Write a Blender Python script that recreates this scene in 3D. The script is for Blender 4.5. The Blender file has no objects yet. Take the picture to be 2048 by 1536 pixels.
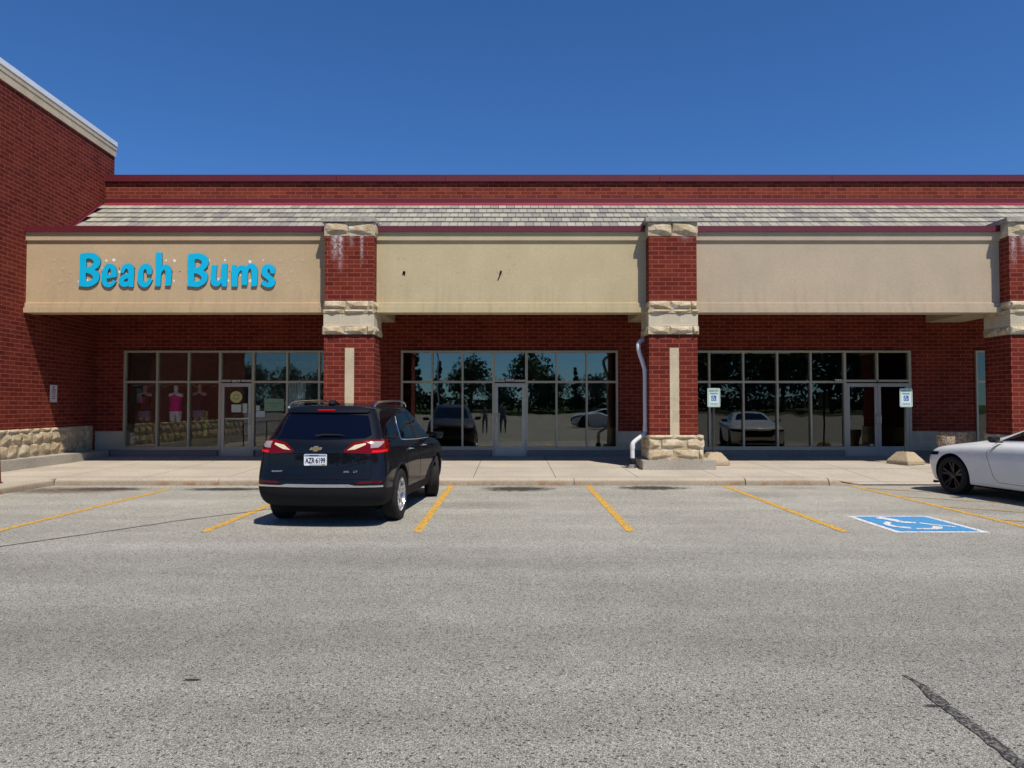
import bpy, bmesh, math, random
from mathutils import Vector, Matrix, noise
from mathutils.bvhtree import BVHTree
from mathutils.geometry import delaunay_2d_cdt
random.seed(7)
SC = bpy.context.scene
COL = SC.collection
R = math.radians

# ------------------------------------------------------------------ camera, sky, sun, exposure
FPX, PITCH, CH = 1450.0, R(1.66), 1.63
cam = bpy.data.cameras.new('camera'); cam_o = bpy.data.objects.new('camera', cam); COL.objects.link(cam_o)
cam.sensor_width = 36; cam.lens = FPX/2048*36; cam.clip_end = 3000; cam.clip_start = .05
cam_o.location = (0, 0, CH); cam_o.rotation_euler = (R(90)+PITCH, 0, 0)
SC.camera = cam_o
SUNL = Vector((-.55, 1.0, -1.93)).normalized()
w = bpy.data.worlds.new('World'); SC.world = w; w.use_nodes = True
nt = w.node_tree; bg = nt.nodes['Background']
sky = nt.nodes.new('ShaderNodeTexSky'); sky.sky_type = 'NISHITA'; sky.sun_disc = False
sky.sun_elevation = R(59.4); sky.sun_rotation = R(151.2)
sky.altitude = 0; sky.air_density = 1.0; sky.dust_density = 0; sky.ozone_density = 8.0
hs = nt.nodes.new('ShaderNodeMix'); hs.data_type = 'RGBA'; hs.blend_type = 'MULTIPLY'; hs.inputs[0].default_value = 1; hs.inputs[7].default_value = (.545, .87, 1.20, 1)
nt.links.new(sky.outputs[0], hs.inputs[6]); nt.links.new(hs.outputs[2], bg.inputs[0]); bg.inputs[1].default_value = .092
sun = bpy.data.lights.new('sun', 'SUN'); sun.energy = 5.0; sun.angle = R(.5); sun.color = (1, .935, .82)
sun_o = bpy.data.objects.new('sun', sun); COL.objects.link(sun_o)
sun_o.rotation_euler = SUNL.to_track_quat('-Z', 'Y').to_euler(); sun_o.location = (5, -10, 30)
SC.view_settings.view_transform = 'Standard'; SC.view_settings.look = 'None'
SC.view_settings.exposure = 0; SC.view_settings.gamma = 1

def P(px, py, Y):
    u, v = (px-1024)/FPX, (768-py)/FPX
    dy = math.cos(PITCH)-v*math.sin(PITCH); dz = math.sin(PITCH)+v*math.cos(PITCH)
    t = Y/dy
    return Vector((u*t, Y, CH+dz*t))

# ------------------------------------------------------------------ materials
class NT:
    def __init__(s, name):
        s.m = bpy.data.materials.new(name); s.m.use_nodes = True
        s.t = s.m.node_tree; s.b = s.t.nodes['Principled BSDF']; s._pos = None
    def n(s, typ, **kw):
        o = s.t.nodes.new('ShaderNode'+typ)
        for k, v in kw.items(): setattr(o, k, v)
        return o
    def l(s, a, b): s.t.links.new(a, b)
    def put(s, sock, v):
        if hasattr(v, 'is_linked') or hasattr(v, 'links'): s.l(v, sock)
        elif isinstance(v, (tuple, list)) and len(v) == 3 and sock.type == 'RGBA': sock.default_value = (*v, 1)
        else: sock.default_value = v
    def pos(s):
        if s._pos is None: s._pos = s.n('NewGeometry').outputs['Position']
        return s._pos
    def obj(s): return s.n('TexCoord').outputs['Object']
    def sep(s, v=None):
        o = s.n('SeparateXYZ'); s.l(v if v is not None else s.pos(), o.inputs[0]); return o.outputs
    def math(s, op, a, b=0, c=None, clamp=False):
        o = s.n('Math', operation=op, use_clamp=clamp); s.put(o.inputs[0], a); s.put(o.inputs[1], b)
        if c is not None: s.put(o.inputs[2], c)
        return o.outputs[0]
    def mix(s, f, a, b, blend='MIX'):
        o = s.n('Mix', data_type='RGBA', blend_type=blend)
        s.put(o.inputs[0], f); s.put(o.inputs[6], a); s.put(o.inputs[7], b); return o.outputs[2]
    def noise(s, scale, detail=4, vec=None, rough=.55, dist=0):
        o = s.n('TexNoise'); s.l(vec if vec is not None else s.pos(), o.inputs['Vector'])
        o.inputs['Scale'].default_value = scale; o.inputs['Detail'].default_value = detail
        o.inputs['Roughness'].default_value = rough; o.inputs['Distortion'].default_value = dist
        return o.outputs[0]
    def ramp(s, f, stops, interp='LINEAR'):
        o = s.n('ValToRGB'); s.l(f, o.inputs[0]); cr = o.color_ramp; cr.interpolation = interp
        while len(cr.elements) < len(stops): cr.elements.new(.5)
        for e, (p, c) in zip(cr.elements, stops):
            e.position = p; e.color = (c, c, c, 1) if isinstance(c, (int, float)) else (*c, 1)
        return o.outputs[0]
    def mr(s, v, a, b, c=0, d=1):
        o = s.n('MapRange'); s.put(o.inputs[0], v)
        for i, q in enumerate((a, b, c, d)): o.inputs[i+1].default_value = q
        return o.outputs[0]
    def bump(s, h, strength=.3, dist=.01):
        o = s.n('Bump'); o.inputs['Strength'].default_value = strength; o.inputs['Distance'].default_value = dist
        s.l(h, o.inputs['Height']); s.l(o.outputs[0], s.b.inputs['Normal'])
    def fin(s, color=None, rough=None, metal=None, **kw):
        if isinstance(rough, float) and rough >= .6: s.b.inputs['Specular IOR Level'].default_value = .15
        if color is not None: s.put(s.b.inputs['Base Color'], color)
        if rough is not None: s.put(s.b.inputs['Roughness'], rough)
        if metal is not None: s.put(s.b.inputs['Metallic'], metal)
        for k, v in kw.items(): s.put(s.b.inputs[k.replace('_', ' ')], v)
        return s.m

def plain(name, c, rough=.6, metal=0, var=.15, scale=6, bump=0, bscale=80, dist=.003, **kw):
    t = NT(name)
    n1 = t.noise(scale, 5)
    col = t.mix(t.mr(n1, .3, .7, 0, 1), tuple(max(0, q*(1-var)) for q in c), tuple(q*(1+var) for q in c))
    if bump: t.bump(t.noise(bscale, 3), bump, dist)
    return t.fin(col, rough, metal, **kw)

def brick_mat(name, c1, c2, mortar, bw=.305, rh=.1016, ms=.0068, stains=None, bump=.5, zo=0., squash=1):
    t = NT(name); x, y, z = t.sep()
    cv = t.n('CombineXYZ'); t.l(t.math('ADD', x, y), cv.inputs[0]); t.l(t.math('ADD', z, zo), cv.inputs[1])
    br = t.n('TexBrick'); t.l(cv.outputs[0], br.inputs['Vector'])
    br.inputs['Scale'].default_value = 1; br.inputs['Brick Width'].default_value = bw; br.inputs['Row Height'].default_value = rh
    br.inputs['Mortar Size'].default_value = ms; br.inputs['Mortar Smooth'].default_value = .3
    t.put(br.inputs['Color1'], c1); t.put(br.inputs['Color2'], c2); t.put(br.inputs['Mortar'], mortar)
    n2 = t.noise(2.2, 5); n3 = t.noise(90, 3)
    col = t.mix(1.0, br.outputs[0], t.ramp(n2, [(.3, .86), (.7, 1.12)]), 'MULTIPLY')
    col = t.mix(1.0, col, t.ramp(n3, [(.3, .8), (.7, 1.2)]), 'MULTIPLY')
    if stains:
        nn = t.noise(24, 5)
        tot = None
        for sx, sw, zt, zb, st in stains:
            dx = t.math('DIVIDE', t.math('SUBTRACT', x, sx), sw)
            g = t.math('POWER', 2.718, t.math('MULTIPLY', t.math('MULTIPLY', dx, dx), -1.0))
            f = t.mr(z, zb, zt, 0, 1)
            m_ = t.math('MULTIPLY', t.math('MULTIPLY', g, f), t.mr(nn, .38, .62, .1, st))
            tot = m_ if tot is None else t.math('MAXIMUM', tot, m_)
        col = t.mix(t.math('MINIMUM', tot, .8), col, (.62, .58, .58))
    h = t.math('SUBTRACT', t.math('MULTIPLY', n3, .25), br.outputs[1])
    t.bump(h, bump, .006)
    return t.fin(col, .85)

M = {}
BR1, BR2, MO = (.175, .029, .016), (.112, .015, .009), (.33, .105, .075)
M['brick'] = brick_mat('red_brick', BR1, BR2, MO)
M['brick_pier'] = brick_mat('red_brick_pier', BR1, BR2, MO, stains=[(-4.08, .07, 5.55, 4.9, 1.2), (-3.95, .05, 5.6, 4.6, 1.1), (-3.46, .03, 5.6, 4.75, 1.2), (-3.7, .05, 5.6, 5.2, .6), (11.55, .06, 5.6, 4.7, .8), (11.8, .08, 5.6, 5.0, .8), (4.0, .1, 5.6, 5.35, .4)])
M['brick_para'] = brick_mat('red_brick_parapet', (.21, .044, .024), (.13, .023, .014), (.34, .115, .075))
M['limestone'] = brick_mat('limestone', (.47, .41, .31), (.40, .34, .25), (.52, .48, .40), bw=.6, rh=.28, ms=.006, bump=.3, zo=-.06)
M['smoothstone'] = brick_mat('smooth_stone', (.56, .49, .36), (.50, .43, .31), (.62, .57, .46), bw=.46, rh=.60, ms=.006, bump=.2, zo=.12)
M['stripstone'] = brick_mat('strip_stone', (.56, .47, .32), (.49, .41, .28), (.60, .53, .40), bw=.9, rh=.305, ms=.005, bump=.2)
def rock_mat():
    t = NT('rock_face_stone')
    n = t.noise(5, 6); n2 = t.noise(40, 4)
    c = t.ramp(n, [(.3, (.37, .28, .17)), (.5, (.51, .41, .265)), (.7, (.61, .54, .41))])
    c = t.mix(1.0, c, t.ramp(n2, [(.3, .8), (.7, 1.15)]), 'MULTIPLY')
    t.bump(n2, .7, .012)
    return t.fin(c, .9)
M['rock'] = rock_mat()
M['capstone'] = plain('weathered_capstone', (.36, .34, .29), .9, var=.35, scale=9, bump=.5, bscale=60)
def stucco(name, c, blot=.06, red=None):
    t = NT(name); n = t.noise(1.4, 5); n2 = t.noise(150, 3); n3 = t.noise(18, 4)
    c0 = t.mix(t.mr(n, .3, .7), tuple(q*(1-blot) for q in c), tuple(q*(1+blot) for q in c))
    if red:
        x, y, z = t.sep(); f = t.math('MULTIPLY', t.mr(n, .45, .7), t.mr(z, 5.2, 4.1, 0, .5))
        c0 = t.mix(f, c0, red)
    c0 = t.mix(1.0, c0, t.ramp(n3, [(.3, .95), (.7, 1.04)]), 'MULTIPLY')
    x, y, z = t.sep()
    cv = t.n('CombineXYZ'); t.l(t.math('MULTIPLY', x, 7.0), cv.inputs[0]); t.l(t.math('MULTIPLY', z, .8), cv.inputs[2])
    st = t.math('MULTIPLY', t.mr(t.noise(1.0, 4, cv.outputs[0]), .48, .75, 0, 1), t.mr(z, 4.6, 3.8, .05, .5))
    c0 = t.mix(st, c0, tuple(q*.62 for q in c))
    c0 = t.mix(1.0, c0, t.ramp(n2, [(.3, .84), (.7, 1.12)]), 'MULTIPLY')
    t.bump(n2, .6, .006)
    return t.fin(c0, .92)
M['stucco_tan'] = stucco('stucco_tan', (.515, .385, .235))
M['stucco_cream'] = stucco('stucco_cream', (.525, .435, .265))
M['stucco_pink'] = stucco('stucco_beige', (.475, .385, .275), red=(.50, .37, .27))
M['stucco_soffit'] = stucco('stucco_soffit', (.50, .42, .28))
M['redmetal'] = plain('burgundy_metal', (.115, .013, .021), .42, 0, .08, 2)
M['redmetal2'] = plain('red_flashing', (.27, .032, .042), .35, 0, .08, 2)
M['whitecap'] = plain('white_coping', (.85, .88, .88), .4, 0, .06, 2)
M['creamband'] = brick_mat('cream_band', (.66, .54, .37), (.62, .50, .34), (.42, .35, .24), bw=.8, rh=3, ms=.004, bump=.15)
def concrete(name, c, joints=None, stain=0):
    t = NT(name); n = t.noise(.9, 6); n2 = t.noise(22, 5); n3 = t.noise(170, 2); x, y, z = t.sep()
    col = t.mix(t.mr(n, .3, .7), tuple(q*.86 for q in c), tuple(q*1.08 for q in c))
    col = t.mix(1.0, col, t.ramp(n2, [(.28, .82), (.5, 1), (.75, 1.08)]), 'MULTIPLY')
    col = t.mix(1.0, col, t.ramp(n3, [(.3, .85), (.7, 1.12)]), 'MULTIPLY')
    if stain:
        col = t.mix(t.mr(z, .115, .07, 0, 1), col, t.mix(1.0, col, (.74, .70, .64), 'MULTIPLY'))  # lower face coloured darker than the top edge; brown stains follow
        f = t.math('MULTIPLY', t.mr(t.noise(6, 5), .42, .62), t.mr(z, .12, .02, 0, stain))
        f = t.math('MULTIPLY', f, t.mr(t.noise(.5, 2), .4, .55))
        col = t.mix(f, col, (.24, .12, .05))
    if joints:
        jx0, dx, ys = joints
        m1 = t.math('ABSOLUTE', t.math('SUBTRACT', t.math('FRACT', t.math('DIVIDE', t.math('SUBTRACT', x, jx0), dx)), .5))
        m1 = t.math('GREATER_THAN', m1, .5-.008/dx)
        for yy in ys:
            m2 = t.math('LESS_THAN', t.math('ABSOLUTE', t.math('SUBTRACT', y, yy)), .016)
            m1 = t.math('MAXIMUM', m1, m2)
        col = t.mix(t.math('MULTIPLY', m1, .8), col, (.06, .05, .045))
    t.bump(n3, .35, .004)
    return t.fin(col, .88)
M['sidewalk'] = concrete('sidewalk_concrete', (.46, .405, .33), (-.8, 1.7, (15.13, 16.9)))
M['curb'] = concrete('curb_concrete', (.43, .37, .29), None, .9)
M['concrete'] = concrete('plinth_concrete', (.40, .36, .30))
M['basewall'] = concrete('base_curb_concrete', (.24, .215, .19))

def asphalt():
    t = NT('asphalt'); x, y, z = t.sep()
    v = t.n('TexVoronoi'); t.l(t.pos(), v.inputs['Vector']); v.inputs['Scale'].default_value = 200
    sp = t.n('SeparateColor'); t.l(v.outputs['Color'], sp.inputs[0])
    c = t.ramp(sp.outputs[0], [(0, (.05, .047, .042)), (.14, (.135, .129, .114)), (.5, (.262, .250, .220)), (.8, (.340, .326, .287)), (1, (.56, .54, .48))])
    v2 = t.n('TexVoronoi'); t.l(t.pos(), v2.inputs['Vector']); v2.inputs['Scale'].default_value = 38
    sp2 = t.n('SeparateColor'); t.l(v2.outputs['Color'], sp2.inputs[0])
    pit = t.math('MULTIPLY', t.math('LESS_THAN', v2.outputs['Distance'], .33), t.math('GREATER_THAN', sp2.outputs[1], .78))
    c = t.mix(t.math('MULTIPLY', pit, .8), c, (.035, .035, .035))
    c = t.mix(1.0, c, t.ramp(t.noise(.3, 5, rough=.5), [(.3, .88), (.5, .98), (.7, 1.08)]), 'MULTIPLY')
    c = t.mix(1.0, c, t.ramp(t.noise(2.4, 6, rough=.65), [(.3, .93), (.7, 1.05)]), 'MULTIPLY')
    cv = t.n('CombineXYZ'); t.l(t.math('MULTIPLY', x, .12), cv.inputs[0]); t.l(t.math('MULTIPLY', y, 1.1), cv.inputs[1])
    c = t.mix(1.0, c, t.ramp(t.noise(1.0, 4, cv.outputs[0]), [(.35, .87), (.65, 1.07)]), 'MULTIPLY')
    c = t.mix(1.0, c, t.ramp(t.noise(32, 3, rough=.7), [(.34, .62), (.43, .98), (.7, 1.06)]), 'MULTIPLY')
    # asphalt gets lighter from the camera side towards the curb
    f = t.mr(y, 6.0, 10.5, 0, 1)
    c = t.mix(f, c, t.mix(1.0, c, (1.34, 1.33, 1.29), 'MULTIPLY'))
    nn = t.noise(7, 6, rough=.7)
    for sx, sy, ax, ay, st, colr in [(-7.9, 14.1, .8, .3, 1.3, (.03, .026, .022)), (-5.55, 14.1, .8, .28, 1.3, (.03, .027, .022)), (.1, 14.15, .7, .42, 1.3, (.03, .025, .02)),
                               (2.75, 14.3, .7, .36, 1.3, (.03, .025, .02)), (-8.6, 13.9, 1.3, .5, .9, (.10, .065, .045)), (5.6, 14.3, .6, .25, .3, (.05, .04, .035)),
                               (-.6, 11.9, .9, .5, .35, (.07, .065, .06)), (4.4, 13.2, .9, .5, .3, (.08, .075, .07)), (-1.9, 4.35, .05, .02, 1.5, (.02, .02, .02)), (2.28, 3.98, .045, .022, 1.4, (.03, .03, .03))]:
        dx = t.math('DIVIDE', t.math('SUBTRACT', x, sx), ax); dy = t.math('DIVIDE', t.math('SUBTRACT', y, sy), ay)
        r2 = t.math('ADD', t.math('MULTIPLY', dx, dx), t.math('MULTIPLY', dy, dy))
        m_ = t.math('MULTIPLY', t.mr(t.math('ADD', r2, t.math('MULTIPLY', t.math('SUBTRACT', nn, .5), 3.2)), 1.3, -.1, 0, 1), st)
        c = t.mix(t.math('MINIMUM', m_, .92), c, colr)
    t.bump(v.outputs['Distance'], .45, .005)
    return t.fin(c, .88)
M['asphalt'] = asphalt()
def paint(name, c, under=.45):
    t = NT(name)
    v = t.n('TexVoronoi'); t.l(t.pos(), v.inputs['Vector']); v.inputs['Scale'].default_value = 85
    sp = t.n('SeparateColor'); t.l(v.outputs['Color'], sp.inputs[0])
    n = t.noise(9, 6, rough=.7)
    col = t.mix(1.0, c, t.ramp(sp.outputs[0], [(0, .7), (1, 1.12)]), 'MULTIPLY')
    f = t.math('GREATER_THAN', t.math('ADD', sp.outputs[1], t.math('MULTIPLY', n, 1.2)), 1.62-under)
    col = t.mix(f, col, (.17, .155, .13))
    t.bump(v.outputs['Distance'], .5, .005)
    return t.fin(col, .75)
M['yellow'] = paint('yellow_line_paint', (.72, .40, .05), .30)
M['yellow_old'] = paint('worn_yellow_paint', (.55, .34, .08), .42)
M['blue'] = paint('blue_symbol_paint', (.07, .30, .58), .12)
M['white'] = paint('white_symbol_paint', (.72, .73, .74), .14)
M['tar'] = paint('tar_seal', (.05, .05, .052), .42)
M['dark_thin'] = paint('thin_dark_line', (.06, .06, .06), .1)
M['frame'] = plain('storefront_aluminium', (.42, .375, .28), .45, .25, .05)
M['frame2'] = plain('door_aluminium', (.42, .40, .345), .42, .35, .05)
M['steel'] = plain('brushed_steel', (.55, .55, .54), .3, .9, .05)
M['black'] = plain('black_rubber', (.015, .015, .016), .7)
M['void'] = plain('dark_void', (.008, .008, .008), .95)
M['pvc'] = plain('white_pvc', (.66, .66, .66), .4, 0, .06)
M['inwall'] = plain('interior_wall', (.35, .34, .31), .8)
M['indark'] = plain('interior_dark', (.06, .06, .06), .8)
M['infloor'] = plain('interior_floor', (.12, .115, .11), .5)
def glass(name, refl, tint, wav=.0006, rough=0):
    t = NT(name); out = t.t.nodes['Material Output']
    tr = t.n('BsdfTransparent'); t.put(tr.inputs[0], tint)
    gl = t.n('BsdfGlossy'); gl.inputs['Roughness'].default_value = rough; t.put(gl.inputs[0], (1.0, 1.0, .90))
    fr = t.n('Fresnel'); fr.inputs[0].default_value = 1.5
    nz = t.noise(1.3, 1); bp = t.n('Bump'); bp.inputs['Strength'].default_value = 1; bp.inputs['Distance'].default_value = wav
    t.l(nz, bp.inputs['Height']); t.l(bp.outputs[0], gl.inputs['Normal'])
    fac = t.math('ADD', t.math('MULTIPLY', fr.outputs[0], 1.0), refl, clamp=True)
    mx = t.n('MixShader'); t.l(fac, mx.inputs[0]); t.l(tr.outputs[0], mx.inputs[1]); t.l(gl.outputs[0], mx.inputs[2])
    t.l(mx.outputs[0], out.inputs[0]); return t.m
M['glass'] = glass('storefront_glass', .115, (.50, .53, .52), .0018)
M['glass_clear'] = glass('display_glass', .025, (.95, .97, .96), .0018)
M['glass_dark'] = glass('storefront_glass_dark', .06, (.30, .32, .31), .0018)

# ------------------------------------------------------------------ object helpers
class MB:
    def __init__(s): s.v = []; s.f = []
    def add(s, vs, fs):
        o = len(s.v); s.v += [Vector(q) for q in vs]; s.f += [[i+o for i in f] for f in fs]; return s
    def box(s, x0, x1, y0, y1, z0, z1):
        return s.add([(x0,y0,z0),(x1,y0,z0),(x1,y1,z0),(x0,y1,z0),(x0,y0,z1),(x1,y0,z1),(x1,y1,z1),(x0,y1,z1)],
                     [(0,3,2,1),(4,5,6,7),(0,1,5,4),(1,2,6,5),(2,3,7,6),(3,0,4,7)])
    def prism(s, poly, mapf, a, b):
        n = len(poly)
        return s.add([mapf(p, a) for p in poly]+[mapf(p, b) for p in poly],
                     [list(range(n))[::-1], list(range(n, 2*n))]+[(i, (i+1) % n, n+(i+1) % n, n+i) for i in range(n)])
    def tube(s, pts, r, seg=10, cap=True):
        pts = [Vector(p) for p in pts]; rs = r if isinstance(r, (list, tuple)) else [r]*len(pts)
        vs = []; up = None
        for i, p in enumerate(pts):
            d = (pts[min(i+1, len(pts)-1)]-pts[max(i-1, 0)]).normalized()
            if up is None: up = Vector((0, 0, 1)) if abs(d.z) < .9 else Vector((0, 1, 0))
            a = d.cross(up); a = a.normalized() if a.length > 1e-5 else Vector((1, 0, 0)); up = a.cross(d).normalized()
            for k in range(seg):
                t = 2*math.pi*k/seg; vs.append(p+a*math.cos(t)*rs[i]+up*math.sin(t)*rs[i])
        fs = [(i*seg+k, i*seg+(k+1) % seg, (i+1)*seg+(k+1) % seg, (i+1)*seg+k) for i in range(len(pts)-1) for k in range(seg)]
        if cap: fs += [list(range(seg))[::-1], [(len(pts)-1)*seg+k for k in range(seg)]]
        return s.add(vs, fs)
    def lathe(s, prof, c=(0,0,0), axis='z', seg=32, sx=1, sy=1, cap=True):
        vs = []
        for r, h in prof:
            for k in range(seg):
                t = 2*math.pi*k/seg; a, b = r*math.cos(t)*sx, r*math.sin(t)*sy
                q = (a, b, h) if axis == 'z' else (h, a, b)
                vs.append((q[0]+c[0], q[1]+c[1], q[2]+c[2]))
        fs = [(i*seg+k, i*seg+(k+1) % seg, (i+1)*seg+(k+1) % seg, (i+1)*seg+k) for i in range(len(prof)-1) for k in range(seg)]
        if cap and prof[0][0] > 0: fs.append(list(range(seg))[::-1])
        if cap and prof[-1][0] > 0: fs.append([(len(prof)-1)*seg+k for k in range(seg)])
        return s.add(vs, fs)
    def mesh(s, name, mat, off=None, smooth=False, fix=True, bevel=0):
        me = bpy.data.meshes.new(name)
        vs = [v-off for v in s.v] if off is not None else s.v
        me.from_pydata([tuple(v) for v in vs], [], s.f); 
        bm = bmesh.new(); bm.from_mesh(me)
        if bevel:
            bmesh.ops.bevel(bm, geom=[e for e in bm.edges if len(e.link_faces) == 2 and e.calc_face_angle(0) > .6], offset=bevel, segments=2, affect='EDGES', clamp_overlap=True)
        if fix: bmesh.ops.recalc_face_normals(bm, faces=bm.faces)
        bm.to_mesh(me); bm.free()
        if mat: me.materials.append(mat)
        if smooth: finish(me, smooth)
        return me
def finish(me, ang=35):
    for p in me.polygons: p.use_smooth = True
    try: me.set_sharp_from_angle(angle=R(35 if ang is True else ang))
    except Exception: pass
def tag(o, label=None, cat=None, group=None, kind=None):
    if label: o['label'] = label
    if cat: o['category'] = cat
    if group: o['group'] = group
    if kind: o['kind'] = kind
    return o
def wloc(o):
    v = Vector((0, 0, 0))
    while o is not None: v = v+o.location; o = o.parent
    return v
def link(name, me, parent=None, label=None):
    o = bpy.data.objects.new(name, me); COL.objects.link(o)
    if parent is not None: o.parent = parent
    if label: o['label'] = label
    return o
def thing(name, loc, label=None, cat=None, group=None, kind=None, rz=0):
    o = bpy.data.objects.new(name, None); COL.objects.link(o); o.location = loc; o.rotation_euler = (0, 0, rz); o.empty_display_size = .2
    return tag(o, label, cat, group, kind)
def part(name, mb, mat, parent, label=None, smooth=False, local=False, bevel=0):
    off = None if (local or parent is None) else wloc(parent)
    return link(name, mb.mesh(name, M[mat] if isinstance(mat, str) else mat, off, smooth, True, bevel), parent, label)
def whole(name, mb, mat, label, cat, group=None, smooth=False, bevel=0, loc=None):
    off = Vector(loc) if loc is not None else Vector((sum(v.x for v in mb.v)/len(mb.v), sum(v.y for v in mb.v)/len(mb.v), min(v.z for v in mb.v)))
    o = link(name, mb.mesh(name, M[mat] if isinstance(mat, str) else mat, off, smooth, True, bevel)); o.location = off
    return tag(o, label, cat, group)
def struct(name, mb, mat, smooth=False, label=None):
    o = link(name, mb.mesh(name, M[mat], None, smooth)); return tag(o, label, None, None, 'structure')
def copy_tree(o, parent=None):
    c = o.copy(); COL.objects.link(c); c.parent = parent
    for ch in list(o.children): copy_tree(ch, c)
    return c
def curve_mesh(name, polys, depth, mat, xf):
    """filled 2D outlines (with holes) extruded, then every vertex moved by xf(x, y, z)"""
    cu = bpy.data.curves.new(name, 'CURVE'); cu.dimensions = '2D'; cu.fill_mode = 'BOTH'; cu.extrude = depth/2
    for pl in polys:
        sp = cu.splines.new('POLY'); sp.points.add(len(pl)-1)
        for i, (a, b) in enumerate(pl): sp.points[i].co = (a, b, 0, 1)
        sp.use_cyclic_u = True
    return _conv(cu, name, mat, xf)
def _conv(cu, name, mat, xf):
    o = bpy.data.objects.new('tmp', cu); COL.objects.link(o)
    dg = bpy.context.evaluated_depsgraph_get(); dg.update()
    me = bpy.data.meshes.new_from_object(o.evaluated_get(dg)); bpy.data.objects.remove(o)
    for v in me.vertices: v.co = xf(v.co)
    me.name = name; me.materials.clear(); me.materials.append(M[mat] if isinstance(mat, str) else mat)
    bm = bmesh.new(); bm.from_mesh(me); bmesh.ops.remove_doubles(bm, verts=bm.verts, dist=1e-5); bmesh.ops.recalc_face_normals(bm, faces=bm.faces); bm.to_mesh(me); bm.free()
    return me
def text_mesh(txt, width, height, mat, xf, depth=.002, name='lettering'):
    cu = bpy.data.curves.new(name, 'FONT'); cu.body = txt; cu.extrude = depth/2; cu.align_x = 'CENTER'; cu.align_y = 'CENTER'; cu.offset = .022
    me = _conv(cu, name, mat, lambda c: c.copy())
    xs = [v.co.x for v in me.vertices]; ys = [v.co.y for v in me.vertices]
    cx, cy = (min(xs)+max(xs))/2, (min(ys)+max(ys))/2; kx, ky = width/(max(xs)-min(xs)), height/(max(ys)-min(ys))
    for v in me.vertices: v.co = xf(Vector(((v.co.x-cx)*kx, (v.co.y-cy)*ky, v.co.z)))
    return me
def catmull(pts, n=4):
    out = []; N = len(pts); co = [(p[0], p[1]) for p in pts]; cr = [len(p) > 2 for p in pts]
    for i in range(N):
        p1, p2 = co[i], co[(i+1) % N]
        p0 = co[i-1] if not cr[i] else (2*p1[0]-p2[0], 2*p1[1]-p2[1])
        p3 = co[(i+2) % N] if not cr[(i+1) % N] else (2*p2[0]-p1[0], 2*p2[1]-p1[1])
        for k in range(n):
            t = k/n
            out.append(tuple(.5*((2*p1[a])+(-p0[a]+p2[a])*t+(2*p0[a]-5*p1[a]+4*p2[a]-p3[a])*t*t+(-p0[a]+3*p1[a]-3*p2[a]+p3[a])*t**3) for a in (0, 1)))
    return out

def rock(mb, o, u, n, W, H, courses, seed=0, amp=.055, bl=.42, joint=.008, res=.022, back=.06):
    """rock-faced blocks; o = lower corner, u = along, n = outward normal, z up"""
    o, u, n = Vector(o), Vector(u).normalized(), Vector(n).normalized(); Z = Vector((0, 0, 1))
    z = 0
    for ci, h in enumerate(courses):
        x = 0; first = True
        while x < W-1e-3:
            bw = bl*(.5 if (first and ci % 2) else 1)*(1 if first else random.uniform(.93, 1.07)); first = False
            bw = min(bw, W-x)
            if W-x-bw < .1: bw = W-x
            nu, nv = max(4, int(bw/res)), max(4, int(h/res)); vs = []; fs = []
            sd = random.uniform(0, 100)+seed; rn = random.uniform
            planes = [(rn(.75, 1.05), rn(-.5, .5), rn(-1.5, -.5)), (rn(1.15, 1.7), rn(-1.6, 1.6), rn(3.4, 5.2)), (rn(.9, 1.5), rn(1.2, 3.0), rn(-1.0, .8)), (rn(.9, 1.5), rn(-3.0, -1.2), rn(-1.0, .8)), (rn(1.0, 1.4), rn(-1, 1), rn(-2.6, -1.6))]
            for j in range(nv+1):
                for i in range(nu+1):
                    a, b = i/nu, j/nv
                    pp = x+joint/2+(bw-joint)*a; q = z+joint/2+(h-joint)*b
                    e = min(a, 1-a)*bw; e2 = min(b, 1-b)*h; ed = min(1, e/.016)*min(1, e2/.016)
                    w0 = noise.noise(Vector((pp*14+sd, q*17, sd)))+.5*noise.noise(Vector((pp*38, q*42, sd+5)))
                    uu_, vv_ = a-.5, b-.5
                    d = amp*ed*max(.02, min(min(c0+c1*uu_+c2*vv_ for c0, c1, c2 in planes), 1.15)+.13*w0)
                    vs.append(o+u*pp+Z*q+n*d)
            m = nu+1
            for j in range(nv):
                for i in range(nu): fs.append((j*m+i, j*m+i+1, (j+1)*m+i+1, (j+1)*m+i))
            # rim back to wall
            rim = [i for i in range(m)]+[j*m+nu for j in range(1, nv+1)]+[nv*m+i for i in range(nu-1, -1, -1)]+[j*m for j in range(nv-1, 0, -1)]
            L = len(vs); vs += [vs[r]-n*back-n*((vs[r]-o).dot(n)) for r in rim]
            for k in range(len(rim)): fs.append((rim[k], L+k, L+(k+1) % len(rim), rim[(k+1) % len(rim)]))
            mb.add(vs, fs); x += bw
        z += h

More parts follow.
